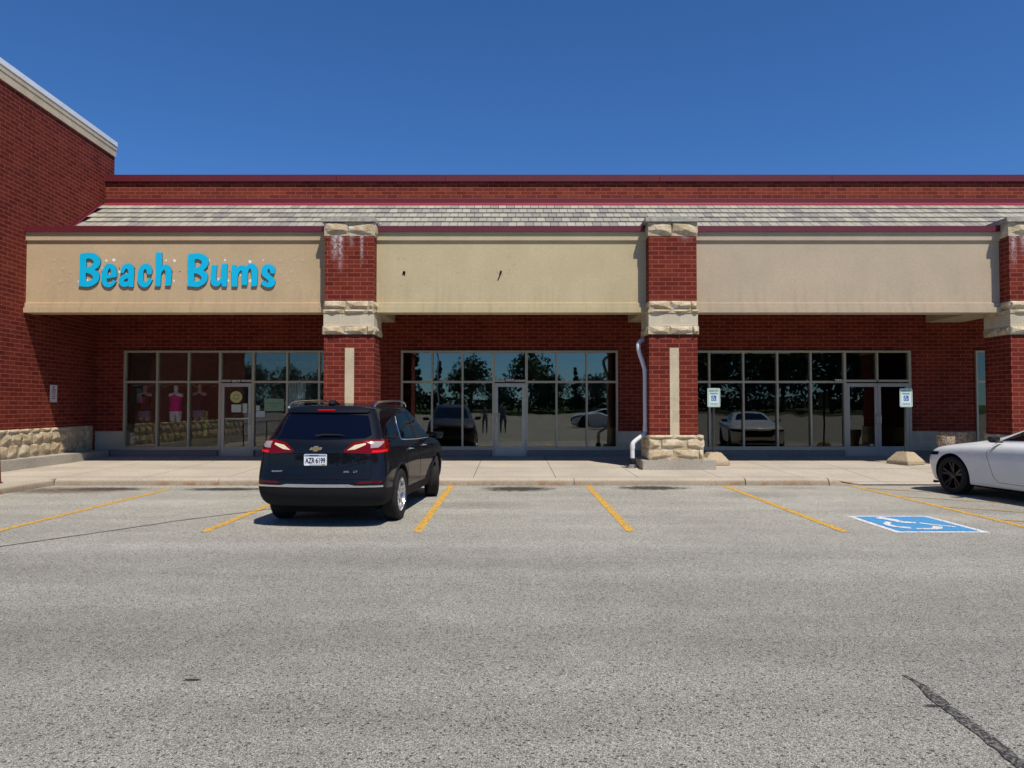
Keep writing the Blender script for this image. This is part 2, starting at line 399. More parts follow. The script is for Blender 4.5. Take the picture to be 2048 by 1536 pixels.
# ------------------------------------------------------------------ ground
GY = -93
g = MB(); g.add([(-160, GY, 0), (160, GY, 0), (160, 60, 0), (-160, 60, 0)], [(0, 1, 2, 3)])
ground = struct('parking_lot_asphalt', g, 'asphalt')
lawn_m = plain('lawn', (.055, .085, .025), .9, 0, .4, .4, .5, 20, .05); M['lawn'] = lawn_m
g = MB()
N = 24
vs = []; 
for i in range(N+1):
    for j in range(7):
        X = -600+1200*i/N; Yv = GY-.2-[0, 4, 10, 25, 80, 300, 900][j]; vs.append((X, Yv, [.05, .3, .9, 1.3, 1.3, 2, 2][j]+.3*noise.noise(Vector((X*.03, j, 0)))*min(j, 1)))
g.add(vs, [(i*7+j, (i+1)*7+j, (i+1)*7+j+1, i*7+j+1) for i in range(N) for j in range(6)])
struct('lawn', g, 'lawn')
g = MB(); g.add([(-600, -1000, -.3), (600, -1000, -.3), (600, 1200, -.3), (-600, 1200, -.3)], [(0, 1, 2, 3)]); struct('far_ground', g, 'lawn')

def strip(name, pts, wd, z, mat, label=None, ragged=0, tip=0):
    """flat painted band along pts"""
    pts = [Vector((*p, 0)) for p in pts]; fine = []
    for a, b in zip(pts[:-1], pts[1:]):
        k = max(1, int((b-a).length/.06)) if ragged else 1
        fine += [a.lerp(b, i/k) for i in range(k)]
    fine.append(pts[-1]); vs = []; n = len(fine)
    for i, p in enumerate(fine):
        d = (fine[min(i+1, n-1)]-fine[max(i-1, 0)]).normalized(); s = Vector((d.y, -d.x, 0))
        ww = wd/2*(1 if not tip else min(1, .15+i/(n*tip)))
        r1, r2 = (random.uniform(-1, 1)*ragged, random.uniform(-1, 1)*ragged)
        vs += [(*(p+s*(ww+r1)).xy, z), (*(p-s*(ww+r2)).xy, z)]
    mb = MB().add(vs, [(2*i, 2*i+1, 2*i+3, 2*i+2) for i in range(n-1)])
    return part(name, mb, mat, ground, label)
for i, (X, y0, y1, lb) in enumerate([(-6.65, 9.34, 14.15, 'yellow stall line left of the black SUV, running off the frame'), (-3.95, 9.34, 14.6, 'yellow stall line half hidden by the black SUV'),
                     (-1.22, 9.34, 14.7, 'yellow stall line just right of the black SUV'), (1.53, 9.38, 14.72, 'yellow stall line in the middle of the lot'),
                     (4.28, 9.34, 14.7, 'yellow stall line left of the blue wheelchair symbol'), (6.86, 9.2, 14.6, 'yellow stall line right of the blue wheelchair symbol'), (-9.4, 7.5, 12.0, None)]):
    strip('parking_line', [(X, y0), (X, y1)], .115, .004, 'yellow', lb, .004)
for k in range(5):
    y0 = 14.24-1.3*k
    strip('hatch_line', [(6.93, y0), (8.35, y0-.95)], .085, .0045, 'yellow_old', None, .004)
strip('hatch_edge_line', [(8.42, 9.2), (8.42, 14.4)], .1, .004, 'yellow_old', None, .004)
strip('dark_line', [(2.36, 4.42), (2.375, 4.25), (2.345, 4.02), (2.335, 3.72), (2.31, 3.4), (2.29, 3.0), (2.25, 2.0)], .068, .005, 'tar', 'dark ragged tar seal at the lower right', .009, .12)
strip('dark_line', [(-5.98, 8.25), (-5.15, 9.5), (-4.7, 10.25), (-4.1, 11.0), (-3.7, 11.5), (-3.0, 12.6), (-2.3, 13.6)], .028, .005, 'dark_thin', 'thin dark line crossing the lot at the left', .004)  # thin flat dark band drawn across the left of the lot
# accessible symbol
sq = MB().add([(4.9, 9.3, .004), (6.11, 9.3, .004), (6.09, 10.69, .004), (4.9, 10.69, .004)], [(0, 1, 2, 3)])
sym = part('accessible_symbol', sq, 'white', ground, 'blue square with white border and wheelchair figure painted on the asphalt')
part('blue_field', MB().add([(4.99, 9.39, .008), (6.02, 9.39, .008), (6.0, 10.6, .008), (4.99, 10.6, .008)], [(0, 1, 2, 3)]), 'blue', sym)
def strokes(mb, pts, ws, z, mapf=lambda a, b, c: (a, b, c)):
    n = len(pts); vs = []
    for i, p in enumerate(pts):
        a = Vector(pts[max(i-1, 0)]); b = Vector(pts[min(i+1, n-1)]); d = (b-a).normalized(); w_ = ws[i] if isinstance(ws, list) else ws
        vs += [mapf(p[0]+d.y*w_/2, p[1]-d.x*w_/2, z), mapf(p[0]-d.y*w_/2, p[1]+d.x*w_/2, z)]
    mb.add(vs, [(2*i, 2*i+1, 2*i+3, 2*i+2) for i in range(n-1)])
def smooth_path(p, n=5):
    out = []
    for i in range(len(p)-1):
        p0, p1, p2, p3 = p[max(i-1, 0)], p[i], p[i+1], p[min(i+2, len(p)-1)]
        for k in range(n):
            t = k/n; out.append(tuple(.5*((2*p1[a])+(-p0[a]+p2[a])*t+(2*p0[a]-5*p1[a]+4*p2[a]-p3[a])*t*t+(-p0[a]+3*p1[a]-3*p2[a]+p3[a])*t**3) for a in range(len(p1))))
    out.append(tuple(p[-1])); return out
def wheelchair(mapf, z=0):
    mb = MB()
    for pts, ww in (([(.27, .93), (.36, .78), (.40, .60), (.56, .54)], (.17, .10)), ([(.60, .53), (.70, .42), (.90, .26)], (.07, .065)), ([(.22, .60), (.10, .44), (.12, .28), (.26, .19)], (.07, .11)), ([(.30, .145), (.46, .13), (.60, .18), (.68, .30)], (.06, .12))):
        q = smooth_path(pts); n = len(q); strokes(mb, q, [ww[0]+(ww[1]-ww[0])*i/(n-1) for i in range(n)], z, mapf)
    return mb
part('wheelchair_figure', wheelchair(lambda a, b, c: (5.0+a*1.0, 9.38+b*1.2, c), .012), 'white', sym)

# sidewalk (height field) and curb
def swz(x, y):
    base = .135+.016*max(0, y-14.95)
    if x > 6.4 and y < 17.2:
        r = min(1, (x-6.4)/.6); t = max(0, min(1, (y-14.75)/2.4)); base = base*(1-r)+(.012+(base-.012)*t)*r
    return base
g = MB(); xs = [-12.2, -11.5, -10.9, -10.4, -9.9, -9.5]+[-9.3+i*.4 for i in range(39)]+[6.4, 6.7, 7.0, 7.5]+[8+i*.8 for i in range(18)]; ys = [14.96+.25*i for i in range(21)]+[20.3]
xs = sorted(xs)
m = len(ys)
g.add([(x, y if not (x > 6.65 and j == 0) else 14.75, swz(x, y)) for x in xs for j, y in enumerate(ys)], [(i*m+j, (i+1)*m+j, (i+1)*m+j+1, i*m+j+1) for i in range(len(xs)-1) for j in range(m-1)])
# L leg toward the camera by the brick wing
g.add([(-12.2, 5, .14), (-9.5, 5, .14), (-9.5, 14.96, .135), (-12.2, 14.96, .135)], [(0, 1, 2, 3)])
struct('sidewalk', g, 'sidewalk')
cb = MB()
def curb_prof(h=.135):
    return [(0, 0), (.02, h*.55), (.035, h*.8), (.07, h*.95), (.12, h), (.22, h), (.22, -.02), (0, -.02)]
def curb_seg(x0, x1, h0=.137, h1=None):
    h1 = h0 if h1 is None else h1; n = max(2, int((x1-x0)/.25)); pr = curb_prof(); k = len(pr); vs = []
    for i in range(n+1):
        x = x0+(x1-x0)*i/n; h = h0+(h1-h0)*i/n
        e = 0.006*noise.noise(Vector((x*2.2, 0, 0)))
        vs += [(x, 14.74+a+e*(a < .1), b*h/.135+(.004*noise.noise(Vector((x*5, a*9, b*9))) if b > .03 else 0)) for a, b in pr]
    fs = [(i*k+j, i*k+(j+1) % k, (i+1)*k+(j+1) % k, (i+1)*k+j) for i in range(n) for j in range(k)]
    fs += [list(range(k)), [n*k+j for j in range(k)][::-1]]
    cb.add(vs, fs)
for a, b in [(-9.27, -5.965), (-5.955, 1.255), (1.267, 4.725), (4.745, 6.42)]: curb_seg(a, b)
curb_seg(6.44, 7.1, .137, .02)
# corner and the run toward the camera
pr = curb_prof(); k = len(pr); path = [(-9.28, 14.72), (-9.3, 14.45), (-9.31, 14.0), (-9.34, 13.0), (-9.36, 10), (-9.38, 5)]; vs = []
for x, y in path: vs += [(x-a, y, b) for a, b in pr]
cb.add(vs, [(i*k+j, i*k+(j+1) % k, (i+1)*k+(j+1) % k, (i+1)*k+j) for i in range(len(path)-1) for j in range(k)]+[list(range(k))])
cb.box(-9.52, -9.285, 14.725, 14.96, -.02, .134)
struct('curb', cb, 'curb', smooth=40)
# raised curb under the wing wall
def XW(y): return -11.41-.0476*(y-16.95)

# ------------------------------------------------------------------ the strip building
bld = thing('retail_building', (4, 20.2, 0), 'long red brick strip mall with stucco sign bands, stone piers and tiled mansard roof', 'building')
WY = 20.15; SF = [(-10.77, -4.49), (-3.08, 2.93), (4.5, 11.03), (12.88, 17.6)]; ZT, ZB = 3.14, .42
mb = MB(); edges = [XW(WY)-.02]+[e for s_ in SF for e in s_]+[26]
mb.box(edges[0], 26, WY, WY+.3, ZT, 4.6)
for a, b in zip(edges[0::2], edges[1::2]): part('brick_wall', MB().box(a, b, WY, WY+.3, .9, ZT), 'brick', bld)
part('brick_wall', mb, 'brick', bld)
for a, b in zip(edges[0::2], edges[1::2]): part('limestone_base', MB().box(a, b, WY-.02, WY+.28, .36, .9), 'limestone', bld)
mb = MB(); dr = [(-8.10, -7.10), (-.54, .40), (9.20, 11.03)]
seg = [XW(WY)-.02]+[q for d in dr for q in d]+[26]
for a, b in zip(seg[0::2], seg[1::2]): part('base_curb', MB().box(a+.02, b-.02, WY-.16, WY+.2, .1, .385 if a < 11 else .37), 'basewall', bld, bevel=.012)
# parapet
mb = MB().box(-11.85, 26, 20.5, 20.8, 7.0, 8.02); part('parapet_wall', mb, 'brick_para', bld)
mb = MB()
for a, b in [(-11.6, -5), (-4.99, -1.9), (-1.89, 4.2), (4.21, 9.1), (9.11, 15.2), (15.21, 26)]:
    mb.box(a, b, 20.44, 20.85, 8.0, 8.18); mb.box(a, b, 20.425, 20.44, 7.985, 8.0)
part('parapet_coping', mb, 'redmetal', bld)
mb = MB().box(-11.6, 26, 20.46, 20.5, 7.385, 7.50); part('counter_flashing', mb, 'redmetal', bld)
mb = MB().add([(-11.5, 20.455, 7.38), (26, 20.455, 7.38), (26, 20.15, 7.235), (-11.45, 20.15, 7.235), (-11.5, 20.455, 7.34), (26, 20.455, 7.34), (26, 20.15, 7.195), (-11.45, 20.15, 7.195)],
              [(0, 1, 2, 3), (4, 5, 6, 7), (3, 2, 6, 7), (0, 3, 7, 4), (1, 2, 6, 5), (0, 1, 5, 4)])
part('ridge_flashing', mb, 'redmetal2', bld)
# shingles
def tile_mat():
    t = NT('roof_tiles'); gm = t.n('NewGeometry')
    c = t.ramp(gm.outputs['Random Per Island'], [(0, (.25, .23, .21)), (.2, (.305, .285, .24)), (.5, (.345, .325, .265)), (.85, (.375, .355, .29))], 'CONSTANT')
    c = t.mix(1.0, c, t.ramp(t.noise(30, 4), [(.3, .85), (.7, 1.1)]), 'MULTIPLY'); t.bump(t.noise(60, 3), .4, .004)
    return t.fin(c, .85)
M['tiles'] = tile_mat()
sl = Vector((0, 1, .70)).normalized(); nm = Vector((0, -sl.z, sl.y)); top = Vector((0, 20.22, 7.235)); E = .335
mb = MB()
for r in range(8):
    lo = top-sl*E*(r+1); x = XW(lo.y)+.08+(.11 if r % 2 else 0); 
    while x < 25.9:
        wv = .222; a = lo+Vector((x+.004, 0, 0)); jit = random.uniform(0, .006)
        q = [a, a+Vector((wv-.012, 0, 0)), a+Vector((wv-.012, 0, 0))+sl*(E+.05), a+sl*(E+.05)]
        q = [p-sl*jit for p in q[:2]]+q[2:]
        t0, t1 = .046+random.uniform(0, .005), .012; b0 = .026
        mb.add([q[0]+nm*b0, q[1]+nm*b0, q[2], q[3], q[0]+nm*t0, q[1]+nm*t0, q[2]+nm*t1, q[3]+nm*t1], [(0,3,2,1),(4,5,6,7),(0,1,5,4),(1,2,6,5),(2,3,7,6),(3,0,4,7)])
        x += wv
part('tiled_roof', mb, 'tiles', bld)
mb = MB().prism([(20.2, 7.215), (17.9, 5.605), (17.9, 5.55), (20.2, 7.1)], lambda p, X: (X, p[0], p[1]), -11.5, 26); part('roof_underlay', mb, 'void', bld)
mb = MB().add([(-11.7, 17.6, 5.40), (26, 17.6, 5.40), (26, 20.5, 7.4), (-11.7, 20.5, 7.4), (-11.7, 17.6, 5.3), (26, 17.6, 5.3), (26, 20.5, 7.0), (-11.7, 20.5, 7.0)], [(0, 1, 2, 3), (7, 6, 5, 4), (0, 4, 5, 1), (1, 5, 6, 2), (3, 2, 6, 7), (0, 3, 7, 4)])
part('roof_deck', mb, 'indark', bld)
mb = MB().box(-11.6, 26, 17.3, 20.45, 5.0, 5.28); mb.box(-11.6, 26, 20.8, 34, 7.6, 7.8); part('flat_roof', mb, 'indark', bld)
# step flashing against wing
mb = MB(); a0 = top+nm*.03; 
pts = [top-sl*(E*8), top]
vs = []
for p in pts:
    xw = XW(p.y); 
    for dx, dn in ((.0, .10), (.02, .10), (.02, .05), (.09, .05), (.09, .03), (0, .03)): vs.append(Vector((xw+dx, p.y, p.z))+nm*dn)
mb.add(vs, [(i, (i+1) % 6, 6+(i+1) % 6, 6+i) for i in range(6)]+[(0, 1, 2, 3, 4, 5), (11, 10, 9, 8, 7, 6)])
part('step_flashing', mb, 'redmetal', bld)
# sign bands
prof = [(17.3, 3.79), (16.86, 3.79), (16.86, 3.915), (16.91, 3.92), (16.91, 4.015), (16.95, 4.03), (16.95, 5.485), (16.905, 5.495), (16.905, 5.72), (17.3, 5.72)]
cop = [(17.34, 5.70), (16.87, 5.70), (16.86, 5.685), (16.85, 5.69), (16.855, 5.815), (17.34, 5.85)]
px1, px2, px3 = (-4.31, -3.18), (3.15, 4.25), (11.45, 12.58)
yz = lambda X, p: (X, p[0], p[1])
bands = []
for (a, b), mt, lb in zip([(XW(16.95)-.01, px1[0]), (px1[1], px2[0]), (px2[1], px3[0]), (px3[1], 26)], ['stucco_tan', 'stucco_cream', 'stucco_pink', 'stucco_cream'],
                      ['tan stucco sign band carrying the turquoise letters', 'blank yellowish stucco sign band with two torn holes', 'blank pinkish beige stucco sign band', 'stucco sign band right of the last pier']):
    mb = MB().prism(prof, lambda p, X: (X, p[0], p[1]), a+.001, b-.001); bd = part('sign_band', mb, mt, bld, lb); bands.append(bd)
    part('band_coping', MB().prism(cop, lambda p, X: (X, p[0], p[1]), a+.002, b-.002), 'redmetal', bd)
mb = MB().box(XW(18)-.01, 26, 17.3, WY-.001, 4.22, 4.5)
part('canopy_ceiling', mb, 'indark', bld)  # unseen ceiling, coloured dark to cut bounced light under the canopy
mb = MB()
for a, b in (px1, px2, px3): part('ceiling_beam', MB().box(a+.08, b-.08, 17.45, WY-.002, 3.93, 4.23), 'stucco_soffit', bld)
# scars on the sign bands
def blob(mb, x, z, r, y, d=.004, n=9):
    a0 = random.random()*6; pl = [(x+r*random.uniform(.65, 1.25)*math.cos(a0+2*math.pi*k/n), z+r*random.uniform(.7, 1.3)*math.sin(a0+2*math.pi*k/n)) for k in range(n)]
    mb.prism(pl, lambda p, q: (p[0], q, p[1]), y, y-d)
mw, mh, mp = MB(), MB(), MB(); Yf = 16.952
for px, py in [(213,521),(228,520),(205,536),(239,544),(242,563),(302,563),(348,562),(349,521),(332,521),(391,521),(418,521),(409,539),(450,520),(500,523),(527,520),(481,548),(457,561),(501,561),(532,564),(465,541),(158,563),(196,563),(175,561),(395,563),(222,541),(437,558)]:
    p = P(px, py, Yf); blob(mw, p.x, p.z, random.uniform(.018, .042), Yf)
for px, py in [(203,544),(218,543),(239,537),(270,537),(342,538),(345,544),(360,543),(376,543),(415,538),(459,543),(489,546)]:
    p = P(px, py, Yf); blob(mh, p.x, p.z, .014, Yf)
for px, py in [(108,520),(129,520),(105,537),(126,537),(142,544),(97,562),(121,562),(133,561),(560,521),(589,521),(605,521),(561,545),(584,543),(577,562),(596,561)]:
    p = P(px, py, Yf); blob(mp, p.x, p.z, random.uniform(.03, .055), Yf, .006)
M['scar_w'] = plain('bare_foam', (.78, .76, .72), .9); M['scar_p'] = stucco('patched_stucco', (.56, .42, .26)); M['scar_p2'] = stucco('faded_stucco', (.60, .46, .30), .12)
def scatter(name, mb, mat, parent, nv):
    i = 0
    while i < len(mb.v):
        q = MB(); q.v = mb.v[i:i+nv]; q.f = [[k-i for k in f] for f in mb.f if i <= f[0] < i+nv]; part(name, q, mat, parent); i += nv
scatter('paint_scar', mw, 'scar_w', bands[0], 18); scatter('screw_hole', mh, 'void', bands[0], 18); scatter('patched_spot', mp, 'scar_p', bands[0], 18)
mb = MB(); x = 200
while x < 550:
    w_ = random.uniform(9, 26)
    if random.random() < .8:
        a = P(x, 517+random.uniform(-2, 3), Yf); b = P(x+w_, random.choice([545, 556, 563]), Yf); mb.box(a.x, b.x, Yf-.0018, Yf, b.z, a.z)
    x += w_+random.uniform(0, 3)
scatter('faded_patch', mb, 'scar_p2', bands[0], 8)
mb = MB()
for pl in ([(805, 546), (806.5, 542), (810.5, 542.5), (811, 546), (809.5, 553), (807, 549), (804.5, 552.5)], [(1000.5, 541), (1004, 542), (1003.5, 546), (999, 556), (996, 562), (994.5, 561), (998, 552), (999, 546)]):
    q = [(P(a, b, Yf).x, P(a, b, Yf).z) for a, b in pl]; part('torn_hole', MB().prism(q, lambda p, y: (p[0], y, p[1]), Yf, Yf-.006), 'void', bands[1])
mb = MB()
for px, py in [(795,513),(797,517),(810,516),(853,521),(901,526),(946,516),(916,544),(850,566),(887,571),(995,543),(1005,548),(1017,545),(1020,538),(1025,531),(1030,527),(1018,512),(803,569),(960,571),(1060,560),(1100,535)]:
    p = P(px, py, Yf); blob(mb, p.x, p.z, random.uniform(.012, .03), Yf, .007)
scatter('stucco_bump', mb, bands[1].data.materials[0], bands[1], 18)
# letters
LET = {'B': (150, [[(100,140),(130,118),(200,102),(300,95),(380,108),(450,145),(500,200),(522,265),(515,330),(480,390),(400,445,1),(460,480),(492,530),(500,600),(480,670),(430,725),(360,770),(270,795),(180,790),(75,780,1),(88,600),(95,400),(95,200)],
  [(228,235,1),(270,215),(330,222),(370,255),(385,290),(350,340),(300,380),(232,400,1)], [(222,510,1),(270,515),(330,540),(365,585),(360,630),(310,665),(220,680,1)]]),
 'e': (150, [[(700,318),(770,330),(820,380),(845,450),(855,530),(852,590,1),(650,630,1),(655,680),(700,715),(750,700),(780,645,1),(845,690,1),(800,750),(740,795),(680,805),(610,785),(560,730),(538,650),(540,560),(560,460),(600,380),(645,335)], [(665,550,1),(672,490),(690,440),(715,418),(738,440),(742,490),(735,535,1)]]),
 'a': (150, [[(925,500,1),(940,440),(970,380),(1020,335),(1080,318),(1150,330),(1195,380),(1210,450),(1210,550),(1200,700),(1195,800,1),(1105,795,1),(1100,770,1),(1050,790),(990,795),(930,760),(898,700),(900,640),(930,590),(980,550),(1040,530),(1095,525,1),(1090,460),(1065,425),(1040,430),(1015,465),(1003,515,1)], [(1090,620,1),(1050,628),(1010,655),(1005,675),(1040,690),(1085,685,1)]]),
 'c': (150, [[(1475,540,1),(1475,490),(1460,445),(1440,432),(1415,450),(1402,500),(1395,580),(1395,640),(1410,685),(1440,700),(1475,680),(1510,600,1),(1585,650,1),(1550,720),(1500,780),(1440,805),(1370,795),(1310,740),(1282,660),(1282,560),(1300,460),(1345,375),(1400,330),(1450,318),(1510,335),(1555,390),(1580,460),(1568,540,1)]]),
 'h': (150, [[(1655,92,1),(1780,92,1),(1782,240),(1785,380,1),(1820,350),(1870,335),(1920,360),(1960,420),(1978,500),(1975,600),(1965,700),(1958,775,1),(1845,770,1),(1850,650),(1855,540),(1850,470),(1830,445),(1805,460),(1770,520),(1758,600),(1755,700),(1748,785,1),(1632,782,1),(1645,600),(1655,400)]]),
 'B2': (364, [[(125,150),(160,122),(240,110),(340,108),(420,122),(490,165),(535,225),(545,290),(530,350),(490,410),(435,455,1),(490,495),(525,560),(525,630),(500,690),(450,740),(380,780),(310,800),(220,790),(108,780,1),(118,600),(122,400),(120,220)],
  [(258,240,1),(310,222),(370,240),(405,275),(408,310),(380,350),(330,390),(262,410,1)], [(250,520,1),(300,522),(360,550),(398,590),(392,640),(340,675),(250,688,1)]]),
 'u': (364, [[(605,355,1),(718,350,1),(708,450),(700,560),(700,640),(715,675),(745,678),(780,640),(800,580),(802,450),(810,325,1),(925,325,1),(922,500),(918,650),(915,790,1),(820,785,1),(808,712,1),(770,760),(720,785),(660,780),(610,740),(585,680),(588,560),(598,440)]]),
 'm': (364, [[(1018,345,1),(1100,345,1),(1118,415,1),(1160,370),(1210,350),(1260,355),(1300,390,1),(1350,345),(1410,318),(1470,330),(1520,380),(1545,450),(1548,560),(1540,680),(1535,780,1),(1418,785,1),(1425,650),(1425,520),(1415,440),(1395,420),(1370,445),(1350,510),(1342,620),(1335,760,1),(1225,755,1),(1228,620),(1230,500),(1215,460),(1190,470),(1160,520),(1140,600),(1138,700),(1135,790,1),(1018,788,1),(1015,600),(1012,450)]]),
 's': (364, [[(1895,525,1),(1815,520,1),(1808,470),(1785,430),(1760,440),(1752,480),(1775,530),(1830,570),(1880,620),(1908,680),(1895,745),(1850,790),(1780,808),(1700,790),(1640,750),(1610,715,1),(1665,650,1),(1700,690),(1740,710),(1770,705),(1775,675),(1745,640),(1690,600),(1640,550),(1622,480),(1635,410),(1680,355),(1740,332),(1810,335),(1870,370),(1905,430),(1905,480)]])}
M['cyan'] = plain('turquoise_acrylic', (.004, .46, .74), .6, 0, .03, 3)
M['cyan_d'] = plain('dark_teal_return', (.01, .06, .09), .5)
YL = 16.912; ctr = P(352, 575, YL)
sign = thing('shop_sign', ctr, 'turquoise channel letters reading Beach Bums on the tan sign band', 'sign')
for nm_, (ox, pls) in LET.items():
    def cv(p, ox=ox):
        q = P(ox+p[0]/10.24, 496+p[1]/10.24, YL); return (q.x, q.z)
    pl = [[cv(p) for p in catmull(pp)] for pp in pls]
    me = curve_mesh('letter', pl, .010, 'cyan', lambda c: Vector((c.x, YL-c.z, c.y))-ctr); lt = link('letter', me, sign)
    me = curve_mesh('letter_return', pl, .028, 'cyan_d', lambda c: Vector((c.x, YL+.0200-c.z, c.y))-ctr); link('letter_return', me, lt)

# piers
def pier(x0, x1, label):
    c = (x0+x1)/2; Y0 = 16.6; D = 17.52
    mb = MB().box(x0, x1, Y0, 17.3, 4.02, 5.52); mb.box(x0-.005, x1+.005, Y0, D, .9, 3.24)
    p = part('pier', mb, 'brick_pier', bld, label)
    # core of the stone zones
    mb = MB().box(x0+.02, x1-.02, Y0+.03, D-.03, 3.2, 4.05); mb.box(x0+.02, x1-.02, Y0+.03, 17.3, 5.4, 5.85); part('stone_core', mb, 'capstone', p)
    mb = MB().box(x0-.08, x1+.04, Y0-.06, 17.36, 5.84, 5.945); mb.box(x0-.03, x1+.01, Y0-.02, 17.33, 5.945, 5.965); part('capstone', mb, 'capstone', p, bevel=.012)
    mb = MB(); rock(mb, (x0-.02, Y0, 5.52), (1, 0, 0), (0, -1, 0), x1-x0+.04, .32, [.32], amp=.06, bl=.55)
    rock(mb, (x1+.015, Y0, 5.52), (0, 1, 0), (1, 0, 0), .7, .32, [.32], amp=.035); rock(mb, (x0-.015, 17.3, 5.52), (0, -1, 0), (-1, 0, 0), .7, .32, [.32], amp=.035)
    part('stone_cap_course', mb, 'rock', p)
    mb = MB(); rock(mb, (x0, Y0, 3.83), (1, 0, 0), (0, -1, 0), x1-x0, .2, [.195], amp=.06, bl=.5)
    mc = MB(); rock(mc, (x0-.03, Y0-.03, 3.735), (1, 0, 0), (0, -1, 0), x1-x0+.06, .1, [.09], amp=.045, bl=.5)
    md = MB(); rock(md, (x0-.035, Y0-.04, 3.25), (1, 0, 0), (0, -1, 0), x1-x0+.07, .19, [.19], amp=.055, bl=.5)
    for xs_, nn, uu, yy in ((x1, (1, 0, 0), (0, 1, 0), Y0), (x0, (-1, 0, 0), (0, -1, 0), D)):
        L_ = D-Y0
        rock(mb, (xs_, yy, 3.83), uu, nn, L_, .2, [.195], amp=.05, bl=.5); rock(mc, (xs_+nn[0]*.03, yy, 3.735), uu, nn, L_, .1, [.09], amp=.03, bl=.5)
        rock(md, (xs_+nn[0]*.03, yy, 3.25), uu, nn, L_, .19, [.19], amp=.05, bl=.5)
    part('stone_band', mb, 'rock', p); part('stone_ledge', mc, 'rock', p); part('stone_ledge', md, 'rock', p)
    part('smooth_stone_course', MB().box(x0-.015, x1+.015, Y0-.015, D, 3.44, 3.735), 'smoothstone', p)
    part('stone_inlay', MB().box(c-.105+.02, c+.105+.02, Y0-.006, Y0+.02, .94, 2.94), 'stripstone', p)
    mb = MB(); cs = [.245, .235, .09]
    rock(mb, (x0-.03, Y0-.06, .375), (1, 0, 0), (0, -1, 0), x1-x0+.14, .57, cs, amp=.05, bl=.55)
    rock(mb, (x1+.11, Y0-.06, .375), (0, 1, 0), (1, 0, 0), D-Y0+.1, .57, cs, amp=.05, bl=.5); rock(mb, (x0-.03, D+.04, .375), (0, -1, 0), (-1, 0, 0), D-Y0+.1, .57, cs, amp=.03, bl=.5)
    part('stone_base', mb, 'rock', p)
    part('base_core', MB().box(x0-.025, x1+.105, Y0-.055, D+.03, .3, .943), 'limestone', p)
    part('plinth', MB().box(x0-.19, x1+.38, Y0-.13, D+.25, .08, .375), 'concrete', p, bevel=.012)
pier(*px1, 'brick pier behind the black SUV, streaked white under its cap')
pier(*px2, 'brick pier with the white downspout on its left side')
pier(*px3, 'brick pier at the right edge of the frame')

# storefronts
GLS = WY+.02
def storefront(xs, doors, label, gm='glass'):
    """xs = mullion centres; doors = (index of first bay, list of leaves)"""
    mb = MB(); t = .025; y0, y1 = WY-.06, WY+.06; TZ = 2.27
    dl, drr = doors
    mb.box(xs[0]-t, xs[-1]+t, y0, y1, ZT-.055, ZT)                      # head
    for i, x in enumerate(xs):
        zb = .2 if dl in (i,) or drr in (i,) else ZB+.06
        wv = t if i not in (dl, drr) else .035
        if dl < i < drr: mb.box(x-wv, x+wv, y0+.003, y1, TZ+.05, ZT-.055); continue
        mb.box(x-wv, x+wv, y0+.003, y1, zb, ZT-.055)
    for i in range(len(xs)-1):
        z = TZ if not (dl <= i < drr) else TZ+.03
        mb.box(xs[i]+t, xs[i+1]-t, y0+.006, y1, z-.03, z+.03)
    for a_, b_ in ((0, min(dl, len(xs)-1)), (drr, len(xs)-1)):
        if b_ > a_: mb.box(xs[a_]-t, xs[b_]+t, y0-.002, y1, ZB-.035, ZB+.0605)
    sf = part('storefront_frame', mb, 'frame', bld, label)
    for i in range(len(xs)-1):
        isd = dl <= i < drr
        g = MB().box(xs[i]+t, xs[i+1]-t, GLS, GLS+.006, TZ+.03, ZT-.055); part('glass_pane', g, gm, sf)
        if not isd: part('glass_pane', MB().box(xs[i]+t, xs[i+1]-t, GLS, GLS+.006, ZB+.06, TZ-.03), gm, sf)
    return sf
def door(x0, x1, handle, label, gm='glass'):
    y0, y1 = WY-.055, WY-.005; z0, z1 = .215, 2.235; r = .085
    mb = MB().box(x0, x0+r, y0, y1, z0, z1).box(x1-r, x1, y0, y1, z0, z1).box(x0+r, x1-r, y0+.001, y1, z1-.1, z1).box(x0+r, x1-r, y0+.001, y1, z0, z0+.27)
    d = part('door', mb, 'frame2', bld, label, bevel=.003)
    part('door_glass', MB().box(x0+r, x1-r, WY-.033, WY-.027, z0+.27, z1-.1), gm, d)
    hx = x0+r/2 if handle == 'l' else x1-r/2
    s = 1 if handle == 'l' else -1
    mb = MB().tube(smooth_path([(hx, y0, 1.38), (hx, y0-.05, 1.37), (hx, y0-.07, 1.33), (hx, y0-.07, 1.15), (hx, y0-.05, 1.11), (hx, y0, 1.10)], 3), .011, 8)
    part('pull_handle', mb, 'steel', d, smooth=True)
    part('push_bar', MB().box(x0+r, x1-r, y1+.02, y1+.045, 1.24, 1.27), 'steel', d)
    part('lock', MB().lathe([(.02, 0), (.02, .01)], (0, 0, 0), 'z', 12).box(0, 0, 0, 0, 0, 0), 'steel', d) if False else None
    return d
def XS(pxs): return [(p-1024)*(WY-.04)/FPX for p in pxs]
s1 = XS([249, 314, 377, 440, 506, 574, 638, 701]); storefront(s1, (3, 4), 'storefront frame with display mannequins behind the leftmost glass', 'glass_clear')
door(s1[3]+.04, s1[4]-.04, 'r', 'glass door with a round yellow notice, under number 2829', 'glass_clear')
s2 = XS([803.5, 864, 925, 987, 1053, 1113, 1173.5, 1234]); storefront(s2, (3, 4), 'empty middle storefront between the two piers', 'glass')
door(s2[3]+.04, s2[4]-.04, 'l', 'single glass door of the middle storefront')
s3 = XS([1352, 1419, 1487, 1555, 1622, 1690, 1755, 1820]); storefront(s3, (5, 7), 'right storefront with a pair of doors', 'glass_dark')
